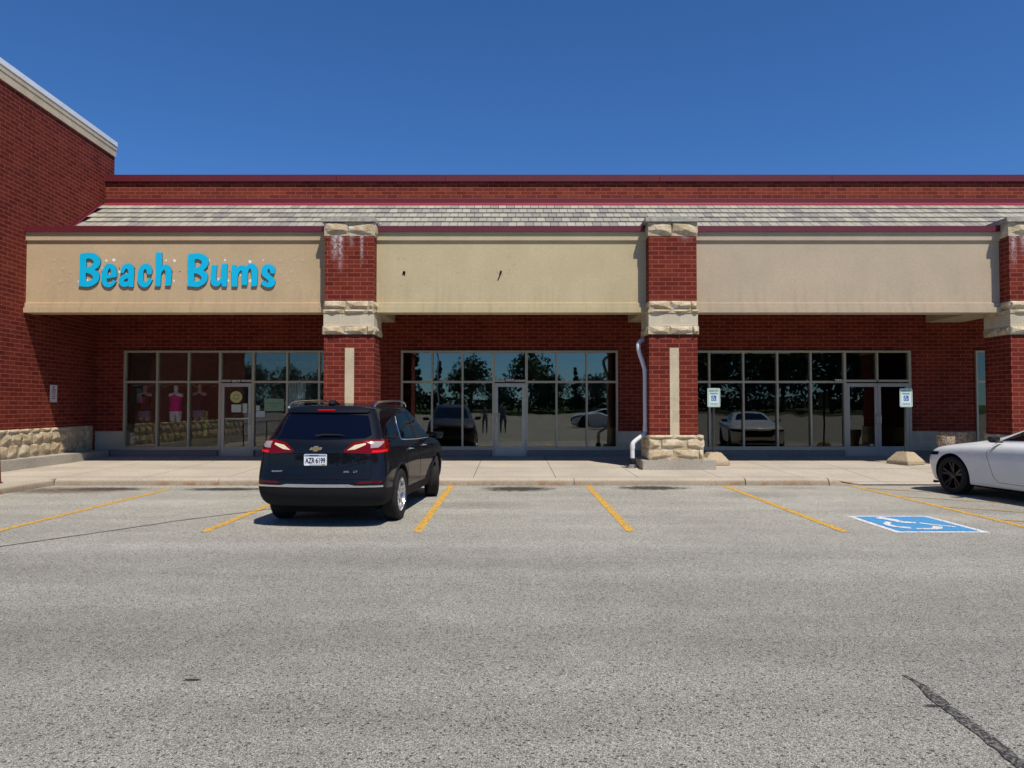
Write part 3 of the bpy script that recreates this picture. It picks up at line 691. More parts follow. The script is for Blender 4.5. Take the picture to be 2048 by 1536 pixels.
mid = (s3[5]+s3[7])/2
door(s3[5]+.04, mid-.004, 'r', 'left leaf of the double door', 'glass_dark'); door(mid+.004, s3[7]-.04, 'l', 'right leaf of the double door', 'glass_dark')
s4 = [12.9, 13.8, 14.7, 15.6, 16.5, 17.5]; storefront(s4, (9, 9), 'narrow slice of a storefront beside the right pier', 'glass_dark')
# rooms behind
mb = MB()
for a, b in ((XW(WY)-.1, -3.7), (-3.6, 3.7), (3.8, 12), (12.1, 19)):
    mb.box(a, b, 29, 29.2, .1, 3.4); mb.box(a-.05, a+.05, WY+.3, 29, .1, 3.4); mb.box(b-.05, b+.05, WY+.3, 29, .1, 3.4)
part('interior_wall', mb, 'inwall', bld)
part('interior_ceiling', MB().box(XW(WY)-.2, 26, WY+.3, 29.2, 3.4, 3.5), 'inwall', bld)
part('interior_floor', MB().box(XW(WY)-.2, 26, WY+.25, 29.2, .05, .2), 'infloor', bld)
part('back_wall', MB().box(XW(WY)-.2, 26, 33.7, 34, 0, 7.6).box(25.7, 26, 17.3, 34, 0, 7.6), 'brick', bld)
M['tube'] = plain('fluorescent_diffuser', (.8, .8, .8), .5); 
em = NT('lit_diffuser'); em.fin((.8, .8, .8), .5, Emission_Color=(1, .98, .9, 1), Emission_Strength=.7); M['lit'] = em.m
for i, (x, y) in enumerate([(-.9, 22.0), (1.8, 21.8), (5.4, 24), (7.2, 24), (8.6, 24), (-6.2, 23)]):
    tag(part('ceiling_light', MB().box(x-.6, x+.6, y-.07, y+.07, 3.34, 3.398), 'lit', bld))
# address plates
def addr(txt, px, py, lb):
    c = P(px, py, WY-.07); c = Vector((c.x, WY-.0635, c.z)); w_ = .26
    t = thing('address_number', c, lb, 'sign')
    part('backing', MB().box(c.x-w_/2, c.x+w_/2, c.y-.004, c.y-.0005, c.z-.045, c.z+.045), 'black', t)
    link('digits', text_mesh(txt, w_*.9, .07, 'scar_w', lambda v: Vector((v.x, -.007-v.z, v.y))), t)
addr('2829', 472, 762, 'white house number above the door with the round yellow notice'); addr('2825', 1019, 760, 'white house number above the single middle door between the piers'); addr('2821', 1678, 761, 'white house number beside the top of the double doors')

# ------------------------------------------------------------------ big wing building at the left
wing = thing('brick_store_building', (XW(15), 15, 0), 'tall red brick building wing rising at the left edge with white capped cream band', 'building')
A, B = 10.2, 20.97
def wallbox(mb, ya, yb, off, depth, z0, z1):
    pts = [(XW(ya)+off, ya), (XW(yb)+off, yb), (XW(yb)-depth, yb), (XW(ya)-depth, ya)]
    mb.prism(pts, lambda p, z: (p[0], p[1], z), z0, z1)
mb = MB(); wallbox(mb, A, B, 0, 11, .0, 8.87); part('brick_wall', mb, 'brick', wing)
mb = MB(); wallbox(mb, A-.03, B+.03, .03, 11.03, 8.86, 9.05); wallbox(mb, A-.04, B+.04, .04, 11.04, 9.055, 9.18); part('cream_band', mb, 'creamband', wing)
mb = MB(); wallbox(mb, A-.06, B+.06, .052, 11.1, 9.182, 9.31); part('metal_coping', mb, 'whitecap', wing)
u = Vector((XW(1)-XW(0), 1, 0)).normalized(); nrm = Vector((u.y, -u.x, 0))
mb = MB(); L_ = (WY-.16-A); rock(mb, (XW(A)+.01, A, .42), u, nrm, L_, .66, [.285, .275, .09], amp=.045, bl=.41, res=.022)
part('stone_base', mb, 'rock', wing)
mb = MB(); wallbox(mb, A-.02, WY-.16, .008, .0, .2, 1.065); part('mortar_bed', mb, 'smoothstone', wing)
# front (camera side) stone
mb = MB(); yy = [A-.3, 15.9, 18.2, WY-.2]; off = [.12, .13, .44, .5]
pts = [(XW(y)+o_, y) for y, o_ in zip(yy, off)]+[(XW(WY-.2)-.02, WY-.2), (XW(A)-.02, A-.3)]
mb.prism(pts, lambda p, z: (p[0], p[1], z), .02, .40); part('base_curb', mb, 'concrete', wing, bevel=.02)
# wall sign
yS = 17.9; pS = Vector((XW(18.1)+.012, 18.1, 0))
M['signwhite'] = plain('sign_white', (.62, .58, .60), .5, 0, .03); M['signred'] = plain('sign_red', (.30, .05, .05), .5); M['signgreen'] = plain('sign_green', (.04, .22, .16), .5)
M['signteal'] = plain('sign_sheeting', (.50, .66, .62), .45, 0, .04); M['signblue'] = plain('sign_blue', (.01, .10, .42), .5); M['signpale'] = plain('sign_pale', (.60, .70, .66), .45, 0, .04)
ws = thing('wall_notice', (pS.x, pS.y, 1.92), 'small white notice with red print on the shaded brick wing wall', 'sign')
def onwall(s, z, d): return pS+u*s+Vector((0, 0, z))+nrm*d
mb = MB(); mb.prism([(-.15, 1.70), (.15, 1.70), (.15, 2.13), (-.15, 2.13)], lambda p, d: onwall(p[0], p[1], d), 0, .012); part('panel', mb, 'signwhite', ws, bevel=.004)
mb = MB()
for i, (wd, hh) in enumerate([(.03, .05), (.085, .018), (.085, .014), (.09, .014), (.045, .014), (.08, .014), (.07, .02)]):
    z = 2.09-[0, .075, .115, .155, .195, .24, .29][i]
    k_ = 1 if i == 0 else 5
    for q in range(k_):
        a = -wd+2*wd*q/k_; b = a+2*wd/k_*.72
        mb.prism([(a, z-hh), (b, z-hh), (b, z+hh*.4), (a, z+hh*.4)], lambda p, d: onwall(p[0], p[1], d), .0125, .015)
part('print', mb, 'signred', ws)
# handrail
M['railred'] = plain('red_painted_steel', (.13, .025, .02), .5, 0, .2, 20)
hr = thing('handrail', (-9.82, 12, .14), 'dark red steel handrail on the curb at the left edge', 'handrail')
mb = MB()
mb.tube([(-9.75, 13.85, .14), (-9.78, 13.83, .9)], .024, 8); part('post', mb, 'railred', hr)
part('post', MB().tube([(-9.84, 11.2, .14), (-9.84, 11.2, .95)], .024, 8), 'railred', hr)
part('top_rail', MB().tube(smooth_path([(-9.775, 13.83, .50), (-9.80, 13.75, .85), (-9.86, 13.5, .95), (-9.86, 12, .96), (-9.86, 8.5, .96)], 3), .022, 8), 'railred', hr)
part('lower_rail', MB().tube([(-9.84, 13.8, .5), (-9.86, 8.5, .5)], .018, 8), 'railred', hr)
part('base_plate', MB().box(-9.87, -9.73, 13.78, 13.92, .135, .15), 'railred', hr)

# ------------------------------------------------------------------ downspout
ds = thing('downspout', (2.75, 16.9, .16), 'white plastic downspout bending down the left side of the middle right pier', 'downspout')
ptl = [P(1286, 680, 17.1), P(1279, 684, 17.0), P(1276.5, 692, 16.95), P(1279, 706, 16.95), P(1287, 730, 16.95), P(1290, 745, 16.95), P(1290.5, 800, 16.95), P(1291, 858, 16.95), P(1288, 868, 16.93), P(1268, 884, 16.85), P(1265, 893, 16.83), P(1265, 916, 16.83)]
part('pipe', MB().tube(smooth_path([tuple(p) for p in ptl], 4), .052, 14), 'pvc', ds, smooth=True)
mb = MB()
for px, py, yy in ((1290.3, 742, 16.95), (1291, 858, 16.95), (1265, 893, 16.83)):
    p = P(px, py, yy); part('coupling', MB().tube([p+Vector((0, 0, -.05)), p+Vector((0, 0, .05))], .06, 14), 'pvc', ds, smooth=40)
mb = MB()
for py in (765, 828):
    p = P(1291, py, 16.95); part('strap', MB().box(p.x-.06, p.x+.12, p.y-.03, p.y+.03, p.z-.015, p.z+.015), 'steel', ds)
p = P(1265, 918, 16.83); part('rubber_boot', MB().lathe([(.06, .02), (.075, .0), (.08, -.03), (.08, -.1), (.07, -.12), (.07, -.17)], tuple(p), 'z', 16), 'black', ds, smooth=40)
part('drain_inlet', MB().lathe([(.05, 0), (.075, 0), (.075, -.12), (.08, -.2)], (p.x, p.y, p.z-.12), 'z', 14), 'steel', ds, smooth=40)

# ------------------------------------------------------------------ reserved parking signs
M['agg'] = None
def agg_mat(name, c1, c2, sc_):
    t = NT(name); v = t.n('TexVoronoi'); t.l(t.pos(), v.inputs['Vector']); v.inputs['Scale'].default_value = sc_
    sp = t.n('SeparateColor'); t.l(v.outputs['Color'], sp.inputs[0])
    c = t.ramp(sp.outputs[0], [(0, c1), (.4, tuple((a+b)/2 for a, b in zip(c1, c2))), (1, c2)])
    t.bump(v.outputs['Distance'], .8, .01); return t.fin(c, .85)
M['agg'] = agg_mat('exposed_aggregate', (.10, .06, .035), (.62, .50, .36), 55)
M['footing'] = agg_mat('sign_footing', (.34, .26, .17), (.52, .42, .29), 70)
M['postdark'] = plain('dark_post', (.045, .042, .04), .5, .3)
def rrect(x0, x1, z0, z1, r, n=4):
    o = []
    for cx, cz, a0 in ((x1-r, z0+r, -90), (x1-r, z1-r, 0), (x0+r, z1-r, 90), (x0+r, z0+r, 180)):
        for k in range(n+1): a = R(a0+90*k/n); o.append((cx+r*math.cos(a), cz+r*math.sin(a)))
    return o
def ring_mb(outer, inner, mapf, a, b):
    n = len(outer); mb = MB()
    vs = [mapf(p, b) for p in outer]+[mapf(p, b) for p in inner]
    return mb.add(vs, [(i, (i+1) % n, n+(i+1) % n, n+i) for i in range(n)])
def ada(x, y, rot, label, zc=1.81, lean=0):
    gz = swz(x, y)
    t = thing('parking_sign', (x, y, gz), label, 'parking sign', 'reserved parking signs on the sidewalk')
    mb = MB(); h = .26; a, b = .30, .14
    c, s = math.cos(rot), math.sin(rot)
    def rt(px_, py_): return (px_*c-py_*s, px_*s+py_*c)
    lev = [(a, 0), (a, .085), (b, .30)]; vs = []
    for q, z in lev: vs += [(*rt(i*q, j*q), z) for i, j in ((-1, -1), (1, -1), (1, 1), (-1, 1))]
    mb.add(vs, [(0, 3, 2, 1), (8, 9, 10, 11)]+[(k*4+i, k*4+(i+1) % 4, k*4+4+(i+1) % 4, k*4+4+i) for k in range(2) for i in range(4)])
    part('concrete_footing', mb, 'footing', t, local=True, bevel=.012)
    zt = zc-gz+.24
    part('post', MB().tube([(0, 0, .28), (lean*.5, 0, zt)], .027, 8), 'postdark', t, local=True)
    yo = -.04; X0 = lean*.45
    pn = link('sign_panel', MB().prism(rrect(-.155+X0, .155+X0, zc-gz-.23, zc-gz+.23, .03), lambda p, q: (p[0], q, p[1]), yo, yo-.004).mesh('sign_panel', M['signpale']), t)
    zz = zc-gz
    link('sign_border', ring_mb(rrect(-.15+X0, .15+X0, zz-.225, zz+.225, .028), rrect(-.135+X0, .135+X0, zz-.21, zz+.21, .018), lambda p, q: (p[0], q, p[1]), 0, yo-.0055).mesh('sign_border', M['signteal']), pn)
    link('inner_line', ring_mb(rrect(-.135+X0, .135+X0, zz-.21, zz+.21, .018), rrect(-.128+X0, .128+X0, zz-.203, zz+.203, .014), lambda p, q: (p[0], q, p[1]), 0, yo-.006).mesh('inner_line', M['signgreen']), pn)
    for txt, wv, hv, dz in (('RESERVED', .225, .04, .165), ('PARKING', .185, .04, .1), ('THIS SPACE', .19, .03, -.155)):
        link('lettering', text_mesh(txt, wv, hv, 'signgreen', lambda v: Vector((v.x+X0, yo-.007-v.z, v.y+zz+dz)), .001), pn)
    link('blue_square', MB().prism([(-.06+X0, zz-.075), (.06+X0, zz-.075), (.06+X0, zz+.05), (-.06+X0, zz+.05)], lambda p, q: (p[0], q, p[1]), yo-.005, yo-.0075).mesh('blue_square', M['signblue']), pn)
    link('wheelchair_figure', wheelchair(lambda a_, b_, c_: (-.055+a_*.11+X0, yo-.0085, zz-.072+b_*.115)).mesh('wheelchair_figure', M['scar_w']), pn)
    return t
ada(4.92, 17.72, R(4), 'green and white reserved parking sign by the pier with the downspout')
ada(9.66, 17.85, R(24), 'green and white reserved parking sign in front of the double doors', lean=.04)

# planters
def planter(x, y, r, h, bowl, label):
    z = swz(x, y)
    if bowl: prof = [(r*.55, 0), (r*.6, h*.25), (r*.75, h*.6), (r*.97, h*.75), (r, h*.8), (r, h), (r*.88, h), (r*.85, h*.86), (0, h*.86)]
    else: prof = [(r*.86, 0), (r*.9, h*.1), (r*.99, h*.96), (r, h), (r*.9, h), (r*.88, h*.88), (0, h*.88)]
    whole('planter', MB().lathe(prof, (x, y, z), 'z', 48), 'agg', label, 'planter', 'stone planters by the right storefront', smooth=40, loc=(x, y, z))
planter(11.17, 18.25, .395, .77, False, 'large round pebbled concrete planter half hidden by the white car')
planter(10.6, 17.75, .20, .69, True, 'small round pebbled concrete bowl planter left of the large one')

# ------------------------------------------------------------------ shop display (left storefront)
M['skin_m'] = plain('mannequin_white', (.75, .70, .62), .5); M['skin_t'] = plain('mannequin_tan', (.45, .33, .24), .6)
M['pink'] = plain('hot_pink_fabric', (.80, .02, .24), .8, bump=.3); M['darkcloth'] = plain('dark_fabric', (.035, .02, .03), .85); M['denim'] = plain('grey_denim', (.22, .20, .26), .85, bump=.4)
M['curtain'] = plain('white_curtain', (.52, .55, .54), .8); M['lime'] = plain('lime_fabric', (.35, .42, .05), .8); M['paper'] = plain('paper', (.50, .55, .45), .7, 0, .04)
M['greenpaper'] = plain('green_poster', (.22, .34, .22), .7, 0, .04); M['yellowpaper'] = plain('yellow_disc', (.52, .52, .18), .6, 0, .05); M['ink'] = plain('dark_ink', (.05, .08, .05), .7)
def loft(secs, cx, cy, seg=20):
    """secs: (z, half width, half depth)"""
    mb = MB(); vs = []
    for z, a, b in secs:
        for k in range(seg): t = 2*math.pi*k/seg; vs.append((cx+a*math.cos(t), cy+b*math.sin(t), z))
    n = len(secs); fs = [(i*seg+k, i*seg+(k+1) % seg, (i+1)*seg+(k+1) % seg, (i+1)*seg+k) for i in range(n-1) for k in range(seg)]
    fs += [list(range(seg)), [(n-1)*seg+k for k in range(seg)]]
    return mb.add(vs, fs)
def mannequin(px, y, zt, mat, label, top, bottom, graphic=None):
    x = (px-1024)/FPX*y
    t = thing('mannequin', (x, y, zt-.85), label, 'mannequin', 'mannequins in the shop window')
    body = [(0, 0, 0)]
    secs = [(zt, .03, .03), (zt-.05, .065, .06), (zt-.12, .06, .06), (zt-.17, .05, .05), (zt-.2, .06, .06), (zt-.235, .19, .075), (zt-.28, .215, .09), (zt-.36, .17, .10), (zt-.45, .16, .115), (zt-.56, .125, .09), (zt-.66, .15, .10), (zt-.76, .18, .11), (zt-.85, .17, .10)]
    bd = part('body', loft(secs, x, y), mat, t, smooth=True)
    mb = MB()
    for sx in (-1, 1): mb.add(*[[(v.x, v.y, v.z) for v in loft([(zt-.80, .08, .09), (zt-.9, .082, .085), (zt-1.02, .072, .075)], x+sx*.088, y, 14).v], loft([(0, 1, 1), (1, 1, 1), (2, 1, 1)], 0, 0, 14).f])
    scatter('thigh_stub', mb, mat, t, 42)
    sc_ = [(zt-.26, .14, .085), (zt-.33, .185, .108), (zt-.45, .175, .125), (zt-.56, .145, .105), (zt-.68, .175, .12), (zt-.74, .195, .125)]
    part('top', loft(sc_, x, y), top, t, smooth=True)
    part('bottoms', loft([(zt-.74, .192, .122), (zt-.86, .2, .122), (zt-.86-(.0 if bottom == 'pink' else .08), .19, .118)], x, y), bottom, t, smooth=True) if bottom else None
    mb = MB()
    for sx in (-1, 1): mb.tube([(x+sx*.09, y-.08, zt-.30), (x+sx*.10, y-.02, zt-.21), (x+sx*.09, y+.07, zt-.28)], .012, 6)
    scatter('shoulder_strap', mb, top, t, 18)
    if graphic:
        mb = MB()
        for i in range(3): strokes(mb, smooth_path([(x-.1+.02*i, zt-.38-.06*i), (x-.04, zt-.35-.06*i), (x+.0, zt-.39-.06*i), (x+.05, zt-.35-.06*i), (x+.1-.03*i, zt-.38-.06*i)], 4), .018, 0, lambda a, b, c: (a, y-.14, b))
        part('shirt_print', mb, graphic, t)
mannequin(290, 20.95, 2.20, 'skin_t', 'mannequin in a dark top with pink print and grey shorts', 'darkcloth', 'denim', 'pink')
mannequin(352, 20.75, 2.19, 'skin_m', 'white mannequin in a hot pink swim top', 'pink', None)
mannequin(400, 20.95, 2.22, 'skin_t', 'mannequin in a dark off shoulder top and grey shorts', 'darkcloth', 'denim')
whole('hanging_scarf', MB().tube([P(414, 822, 20.9), P(413, 850, 20.9), P(410, 872, 20.9)], [.03, .05, .06], 8), 'lime', 'lime green scarf hanging low beside the third mannequin', 'scarf', smooth=True)
whole('ornament', MB().lathe([(0, .0), (.08, .03), (.11, .12), (.07, .22), (.1, .27), (.06, .34), (0, .36)], (P(264, 880, 20.6).x, 20.6, .5), 'z', 14), 'skin_m', 'small white figurine on the shop window floor', 'ornament', smooth=True)
mb = MB(); pts = []
for i in range(22):
    px = 265+i*8; pts.append(tuple(P(px, 768+3*abs(math.sin(i*1.3))+(4 if i % 4 == 0 else 0), 20.45)))
whole('string_lights', MB().tube(pts, .004, 5), 'skin_m', 'thin white string of lights across the mannequin window', 'string lights')
# curtain
a, b = P(577, 766, 20.5), P(611, 822, 20.5); mb = MB(); n = 40; vs = []
for i in range(n+1):
    t = i/n; x = a.x+(b.x-a.x)*t
    for z, s_ in ((a.z, .015), ((a.z+b.z)/2, .03), (b.z-.3, .04)): vs.append((x-(.04*(a.z-z) if t > .5 else 0)*t, 20.5+s_*math.sin(t*40), z))
for i in range(n+1):
    vs += [(v[0], v[1]+.004, v[2]) for v in vs[i*3:i*3+3]]
N3 = (n+1)*3
fs = [(i*3+j, (i+1)*3+j, (i+1)*3+j+1, i*3+j+1) for i in range(n) for j in range(2)]+[(N3+i*3+j, N3+(i+1)*3+j, N3+(i+1)*3+j+1, N3+i*3+j+1) for i in range(n) for j in range(2)]
whole('curtain', mb.add(vs, fs), 'curtain', 'white gathered curtain inside the window left of the first pier', 'curtain', smooth=80)
def poster(px0, px1, py0, py1, mat, label, lines=None, y=WY-.036, cat='poster', rnd=False):
    a, b = P(px0, py0, y), P(px1, py1, y); c = Vector(((a.x+b.x)/2, y, (a.z+b.z)/2)); hw, hh = (b.x-a.x)/2, (a.z-b.z)/2
    t = thing('window_notice', c, label, cat)
    pl = [(hw*math.cos(2*math.pi*k/28), hh*math.sin(2*math.pi*k/28)) for k in range(28)] if rnd else [(-hw, -hh), (hw, -hh), (hw, hh), (-hw, hh)]
    link('sheet', MB().prism(pl, lambda p, q: (p[0], q, p[1]), 0, -.002).mesh('sheet', M[mat]), t)
    for ln in (lines or []):
        txt, wv, hv, dz = ln
        link('lettering', text_mesh(txt, wv, hv, 'ink', lambda v: Vector((v.x, -.0035-v.z, v.y+dz)), .001), t)
    if rnd:
        mb = MB()
        for k in range(12):
            an = 2*math.pi*k/12; r0, r1 = hw*.25, hw*(.65 if k % 2 else .5)
            strokes(mb, [(r0*math.cos(an), r0*math.sin(an)), (r1*math.cos(an), r1*math.sin(an))], hw*.07, 0, lambda p, q, c_: (p, -.0035, q))
        link('sun_print', mb.mesh('sun_print', M['ink']), t)
poster(460.5, 484.5, 782.5, 805.5, 'yellowpaper', 'round yellow notice with a sun emblem on the left shop door', rnd=True)
poster(463, 482.5, 809, 824.5, 'paper', 'pale green paper notice below the round one on the left shop door')
poster(485.5, 494.5, 807, 826, 'paper', 'narrow white paper notice at the right of the left shop door')
poster(529, 568, 797.5, 822, 'greenpaper', 'green window poster right of the left shop door', [('By Appointment Only', .42, .032, .045), ('Thank You!', .2, .03, -.035)], y=WY+.012)
poster(512, 530, 822, 834, 'curtain', 'pale blue sheet behind the window right of the left shop door', y=WY+.012)
poster(512, 519.5, 811, 821, 'paper', 'small white sheet taped above the pale blue one', y=WY+.01)
poster(1740, 1747, 888, 891.5, 'paper', 'small sticker low on the left leaf of the double door')
# checkered counter in the middle shop
mb, mb2 = MB(), MB(); a = P(806, 778, 22); q = .20
for i in range(3):
    for j in range(4): (mb if (i+j) % 2 else mb2).box(a.x+i*q, a.x+i*q+q, 22, 22.02, a.z-(j+1)*q, a.z-j*q)
t = thing('checkered_panel', (a.x, 22, 1), 'black and white checkered panel inside the middle shop', 'panel')
part('dark_squares', mb, 'void', t); part('light_squares', mb2, 'skin_t', t); part('cabinet', MB().box(a.x, a.x+.62, 22.03, 22.5, .2, a.z-.75), 'inwall', t)

# ------------------------------------------------------------------ vehicles
def carpaint(name, c, rough=.28, metal=0., coat=1.0, flake=0):
    t = NT(name); n = t.noise(3, 3)
    col = t.mix(n, tuple(q*.9 for q in c), tuple(q*1.1 for q in c))
    t.b.inputs['Specular IOR Level'].default_value = .05
    return t.fin(col, rough, metal, Coat_Weight=coat, Coat_Roughness=.03, Coat_IOR=1.5)
M['navy'] = carpaint('blue_black_paint', (.0008, .0011, .0038), .6, 0, .55)
M['whitepaint'] = carpaint('white_paint', (.70, .70, .69), .4, 0, 1.0)
M['carglass'] = plain('tinted_car_glass', (.003, .004, .007), .03, 0, .05)
M['carglass_rear'] = plain('tinted_rear_glass', (.002, .003, .010), .04, 0, .05, Specular_IOR_Level=.28)
M['chrome'] = plain('chrome', (.80, .81, .83), .2, 1, .02); M['alloy'] = plain('alloy', (.62, .62, .63), .28, .9, .03); M['blackalloy'] = plain('black_alloy', (.010, .010, .011), .35)
M['plastic'] = plain('grey_black_plastic', (.014, .014, .015), .75, 0, .1, 20, .2, 300, .001); M['gold'] = plain('gold_emblem', (.62, .45, .16), .28, .9, .02)
def tyre_mat():
    t = NT('tyre_rubber'); return t.fin(t.mix(t.noise(25, 4), (.012, .012, .012), (.035, .034, .032)), .8)
M['tyre'] = tyre_mat()
def lens(name, c, em=None, es=0, rough=.12):
    t = NT(name); v = t.noise(60, 2); t.bump(v, .25, .004); t.b.inputs['Specular IOR Level'].default_value = .2
    kw = dict(Coat_Weight=.15, Coat_Roughness=.03)
    if em: kw.update(Emission_Color=(*em, 1), Emission_Strength=es)
    return t.fin(c, rough, 0, **kw)
M['redlens'] = lens('red_lens', (.15, .0015, .003)); M['redlit'] = lens('lit_red_lens', (.35, .006, .006), (1, .01, .01), .45)
M['clear'] = lens('clear_lens', (.30, .26, .26)); M['clearlit'] = lens('lit_reverse_lens', (.45, .40, .28), (1, .85, .5), .28); M['reflector'] = lens('red_reflector', (.10, .004, .006))
M['plate'] = plain('plate_white', (.74, .76, .80), .4, 0, .03); M['plateblue'] = plain('plate_blue', (.20, .27, .42), .4); M['digit'] = plain('plate_digit', (.015, .02, .03), .5)

HC = 14
def shell(rings, roofz):
    """rings: dict yr,yf,w,zr,zm,zf,rb,fb -> closed smooth cage"""
    fx = [0, .42, .76, .955, 1, 1, 1, 1, 1, 1, .985, .86, .5, 0]
    vs = []; fs = []; K = len(rings)
    ring_idx = []
    for r in rings:
        rb, fb = r.get('rb', .22), r.get('fb', .45); row = []
        ys, ye = r['yr']+rb, r['yf']-fb
        yv = [r['yr'], r['yr']+.02, r['yr']+rb*.28, r['yr']+rb*.62]+[ys+.02+(ye-ys-.02)*k/5 for k in range(6)]+[ye+fb*.33, ye+fb*.68, ye+fb*.93, r['yf']]
        cols = []
        for k in range(14):
            t = (yv[k]-r['yr'])/(r['yf']-r['yr'])
            z = r['zr']+(r['zm']-r['zr'])*min(1, t/.4) if t < .4 else r['zm']+(r['zf']-r['zm'])*((t-.4)/.6)**r.get('pw', 1.6)
            wv = r['w']
            if 'wf' in r and k > 6: wv = r['w']+(r['wf']-r['w'])*min(1, (k-6)/4)
            if 'wr' in r and k < 6: wv = r['w']+(r['wr']-r['w'])*min(1, (6-k)/3)
            cols.append((fx[k]*wv, yv[k], z))
        for k in range(14): row.append(len(vs)); vs.append(cols[k])
        for k in range(12, 0, -1): row.append(len(vs)); vs.append((-cols[k][0], cols[k][1], cols[k][2]))
        ring_idx.append(row)
    n = 26
    for a, b in zip(ring_idx[:-1], ring_idx[1:]):
        for i in range(n): fs.append((a[i], a[(i+1) % n], b[(i+1) % n], b[i]))
    def cap(row, dz, flip):
        # strips between mirrored columns with centre verts
        cen = [row[0]]
        for k in range(1, 13):
            v = vs[row[k]]; cen.append(len(vs)); vs.append((0, v[1], v[2]+dz*math.sin(math.pi*k/13)))
        cen.append(row[13])
        for k in range(13):
            L, L2 = row[k], row[k+1]; Rr, R2 = (row[-k] if k else row[0]), (row[-(k+1)] if k+1 < 13 else row[13])
            for tri in ((L, L2, cen[k+1], cen[k]), (R2, Rr, cen[k], cen[k+1])):
                t2 = []
                for q in tri:
                    if q not in t2: t2.append(q)
                if len(t2) > 2: fs.append(t2)
    cap(ring_idx[-1], roofz, False); cap(ring_idx[0], 0, True)
    me = bpy.data.meshes.new('cage'); me.from_pydata(vs, [], fs)
    bm = bmesh.new(); bm.from_mesh(me); bmesh.ops.recalc_face_normals(bm, faces=bm.faces); bm.to_mesh(me); bm.free()
    return me
def evald(o):
    dg = bpy.context.evaluated_depsgraph_get(); dg.update()
    return bpy.data.meshes.new_from_object(o.evaluated_get(dg))
class Car:
    def __init__(s, root, rings, roofz, arches, ar, paintm):
        s.root = root
        o = bpy.data.objects.new('tmp', shell(rings, roofz)); COL.objects.link(o)
        md = o.modifiers.new('s', 'SUBSURF'); md.levels = 3; md.render_levels = 3
        full = evald(o); bm = bmesh.new(); bm.from_mesh(full); s.bvh = BVHTree.FromBMesh(bm); bm.free()
        cm = MB()
        for ya, za in arches:
            for sx in (-1, 1):
                prof = [(ar, .60), (ar, 1.2)] if sx > 0 else [(ar, -1.2), (ar, -.60)]
                cm.lathe(prof, (0, ya, za), 'x', 56)
        cut = bpy.data.objects.new('tmpc', cm.mesh('cut', M['void'])); COL.objects.link(cut)
        o2 = bpy.data.objects.new('tmp2', full); COL.objects.link(o2); full.materials.clear(); full.materials.append(paintm)
        b = o2.modifiers.new('b', 'BOOLEAN'); b.object = cut; b.operation = 'DIFFERENCE'; b.solver = 'EXACT'; b.material_mode = 'TRANSFER'
        me = evald(o2); 
        for q in (o, cut, o2): bpy.data.objects.remove(q)
        me.name = 'body'; finish(me, 40)
        s.body = link('body', me, root)
    def ray(s, p, d):
        h = s.bvh.ray_cast(p, d, 8); return h[0], h[1]
    def patch(s, name, poly, view, mat, off=.004, parent=None, label=None, step=.035, thick=.008, corner=None):
        """poly in view plane; view = ray direction (world local)"""
        d = Vector(view).normalized(); up = Vector((0, 0, 1)) if abs(d.z) < .9 else Vector((0, 1, 0))
        uu = d.cross(up).normalized(); vv = up if abs(d.z) < .9 else Vector((0, 1, 0))
        pl = []
        n = len(poly)
        for i in range(n):
            a, b = Vector(poly[i]), Vector(poly[(i+1) % n]); k = max(1, int((b-a).length/step)); pl += [a.lerp(b, j/k) for j in range(k)]
        xs = [p.x for p in pl]; ys = [p.y for p in pl]; pts = list(pl); m_ = len(pl)
        def inside(q):
            c = False
            for i in range(m_):
                a, b = pl[i], pl[i-1]
                if (a.y > q.y) != (b.y > q.y) and q.x < (b.x-a.x)*(q.y-a.y)/(b.y-a.y)+a.x: c = not c
            return c
        x = min(xs)
        while x < max(xs):
            y = min(ys)
            while y < max(ys):
                q = Vector((x, y))
                if inside(q) and min((q-a).length for a in pl) > step*.45: pts.append(q)
                y += step
            x += step
        r = delaunay_2d_cdt([Vector((p.x, p.y)) for p in pts], [(i, (i+1) % m_) for i in range(m_)], [], 1, 1e-6)
        V, F = r[0], r[2]; hit = []; last = None
        for q in V:
            o = uu*q.x+vv*q.y-d*4
            if abs(d.z) > .9: o = Vector((q.x, q.y, 4*(-1 if d.z > 0 else 1)))
            p, nrm_ = s.ray(o, d)
            if p is None: p, nrm_ = (last if last else (o+d*3.2, -d))
            last = (p, nrm_)
            hit.append((p.copy(), nrm_.copy() if nrm_.dot(d) < 0 else -nrm_))
        mb = MB(); mb.add([p+n_*off for p, n_ in hit], [tuple(f) for f in F])
        # rim
        cnt = {}
        for f in F:
            for i in range(len(f)): e = (f[i], f[(i+1) % len(f)]); cnt[tuple(sorted(e))] = cnt.get(tuple(sorted(e)), 0)+1
        be = [e for e, c in cnt.items() if c == 1]; base = len(mb.v); mp = {}
        for e in be:
            for i in e:
                if i not in mp: mp[i] = len(mb.v); mb.v.append(hit[i][0]-hit[i][1]*thick)
        for a, b in be: mb.f.append([a, b, mp[b], mp[a]])
        me = mb.mesh(name, M[mat], None, 50); return link(name, me, parent or s.root, label)
    def line(s, name, pts, view, mat, r=.004, off=.001, parent=None, step=.04, flat=None):
        d = Vector(view).normalized(); uu = d.cross(Vector((0, 0, 1))).normalized(); out = []
        for a, b in zip(pts[:-1], pts[1:]):
            a, b = Vector(a), Vector(b); k = max(1, int((b-a).length/step)); out += [a.lerp(b, j/k) for j in range(k)]
        out.append(Vector(pts[-1])); P3 = []
        for q in out:
            if abs(d.z) > .9: o = Vector((q.x, q.y, 4))
            else: o = uu*q.x+Vector((0, 0, 1))*q.y-d*4
            p, n_ = s.ray(o, d)
            if p is not None: P3.append(p+(n_ if n_.dot(d) < 0 else -n_)*off)
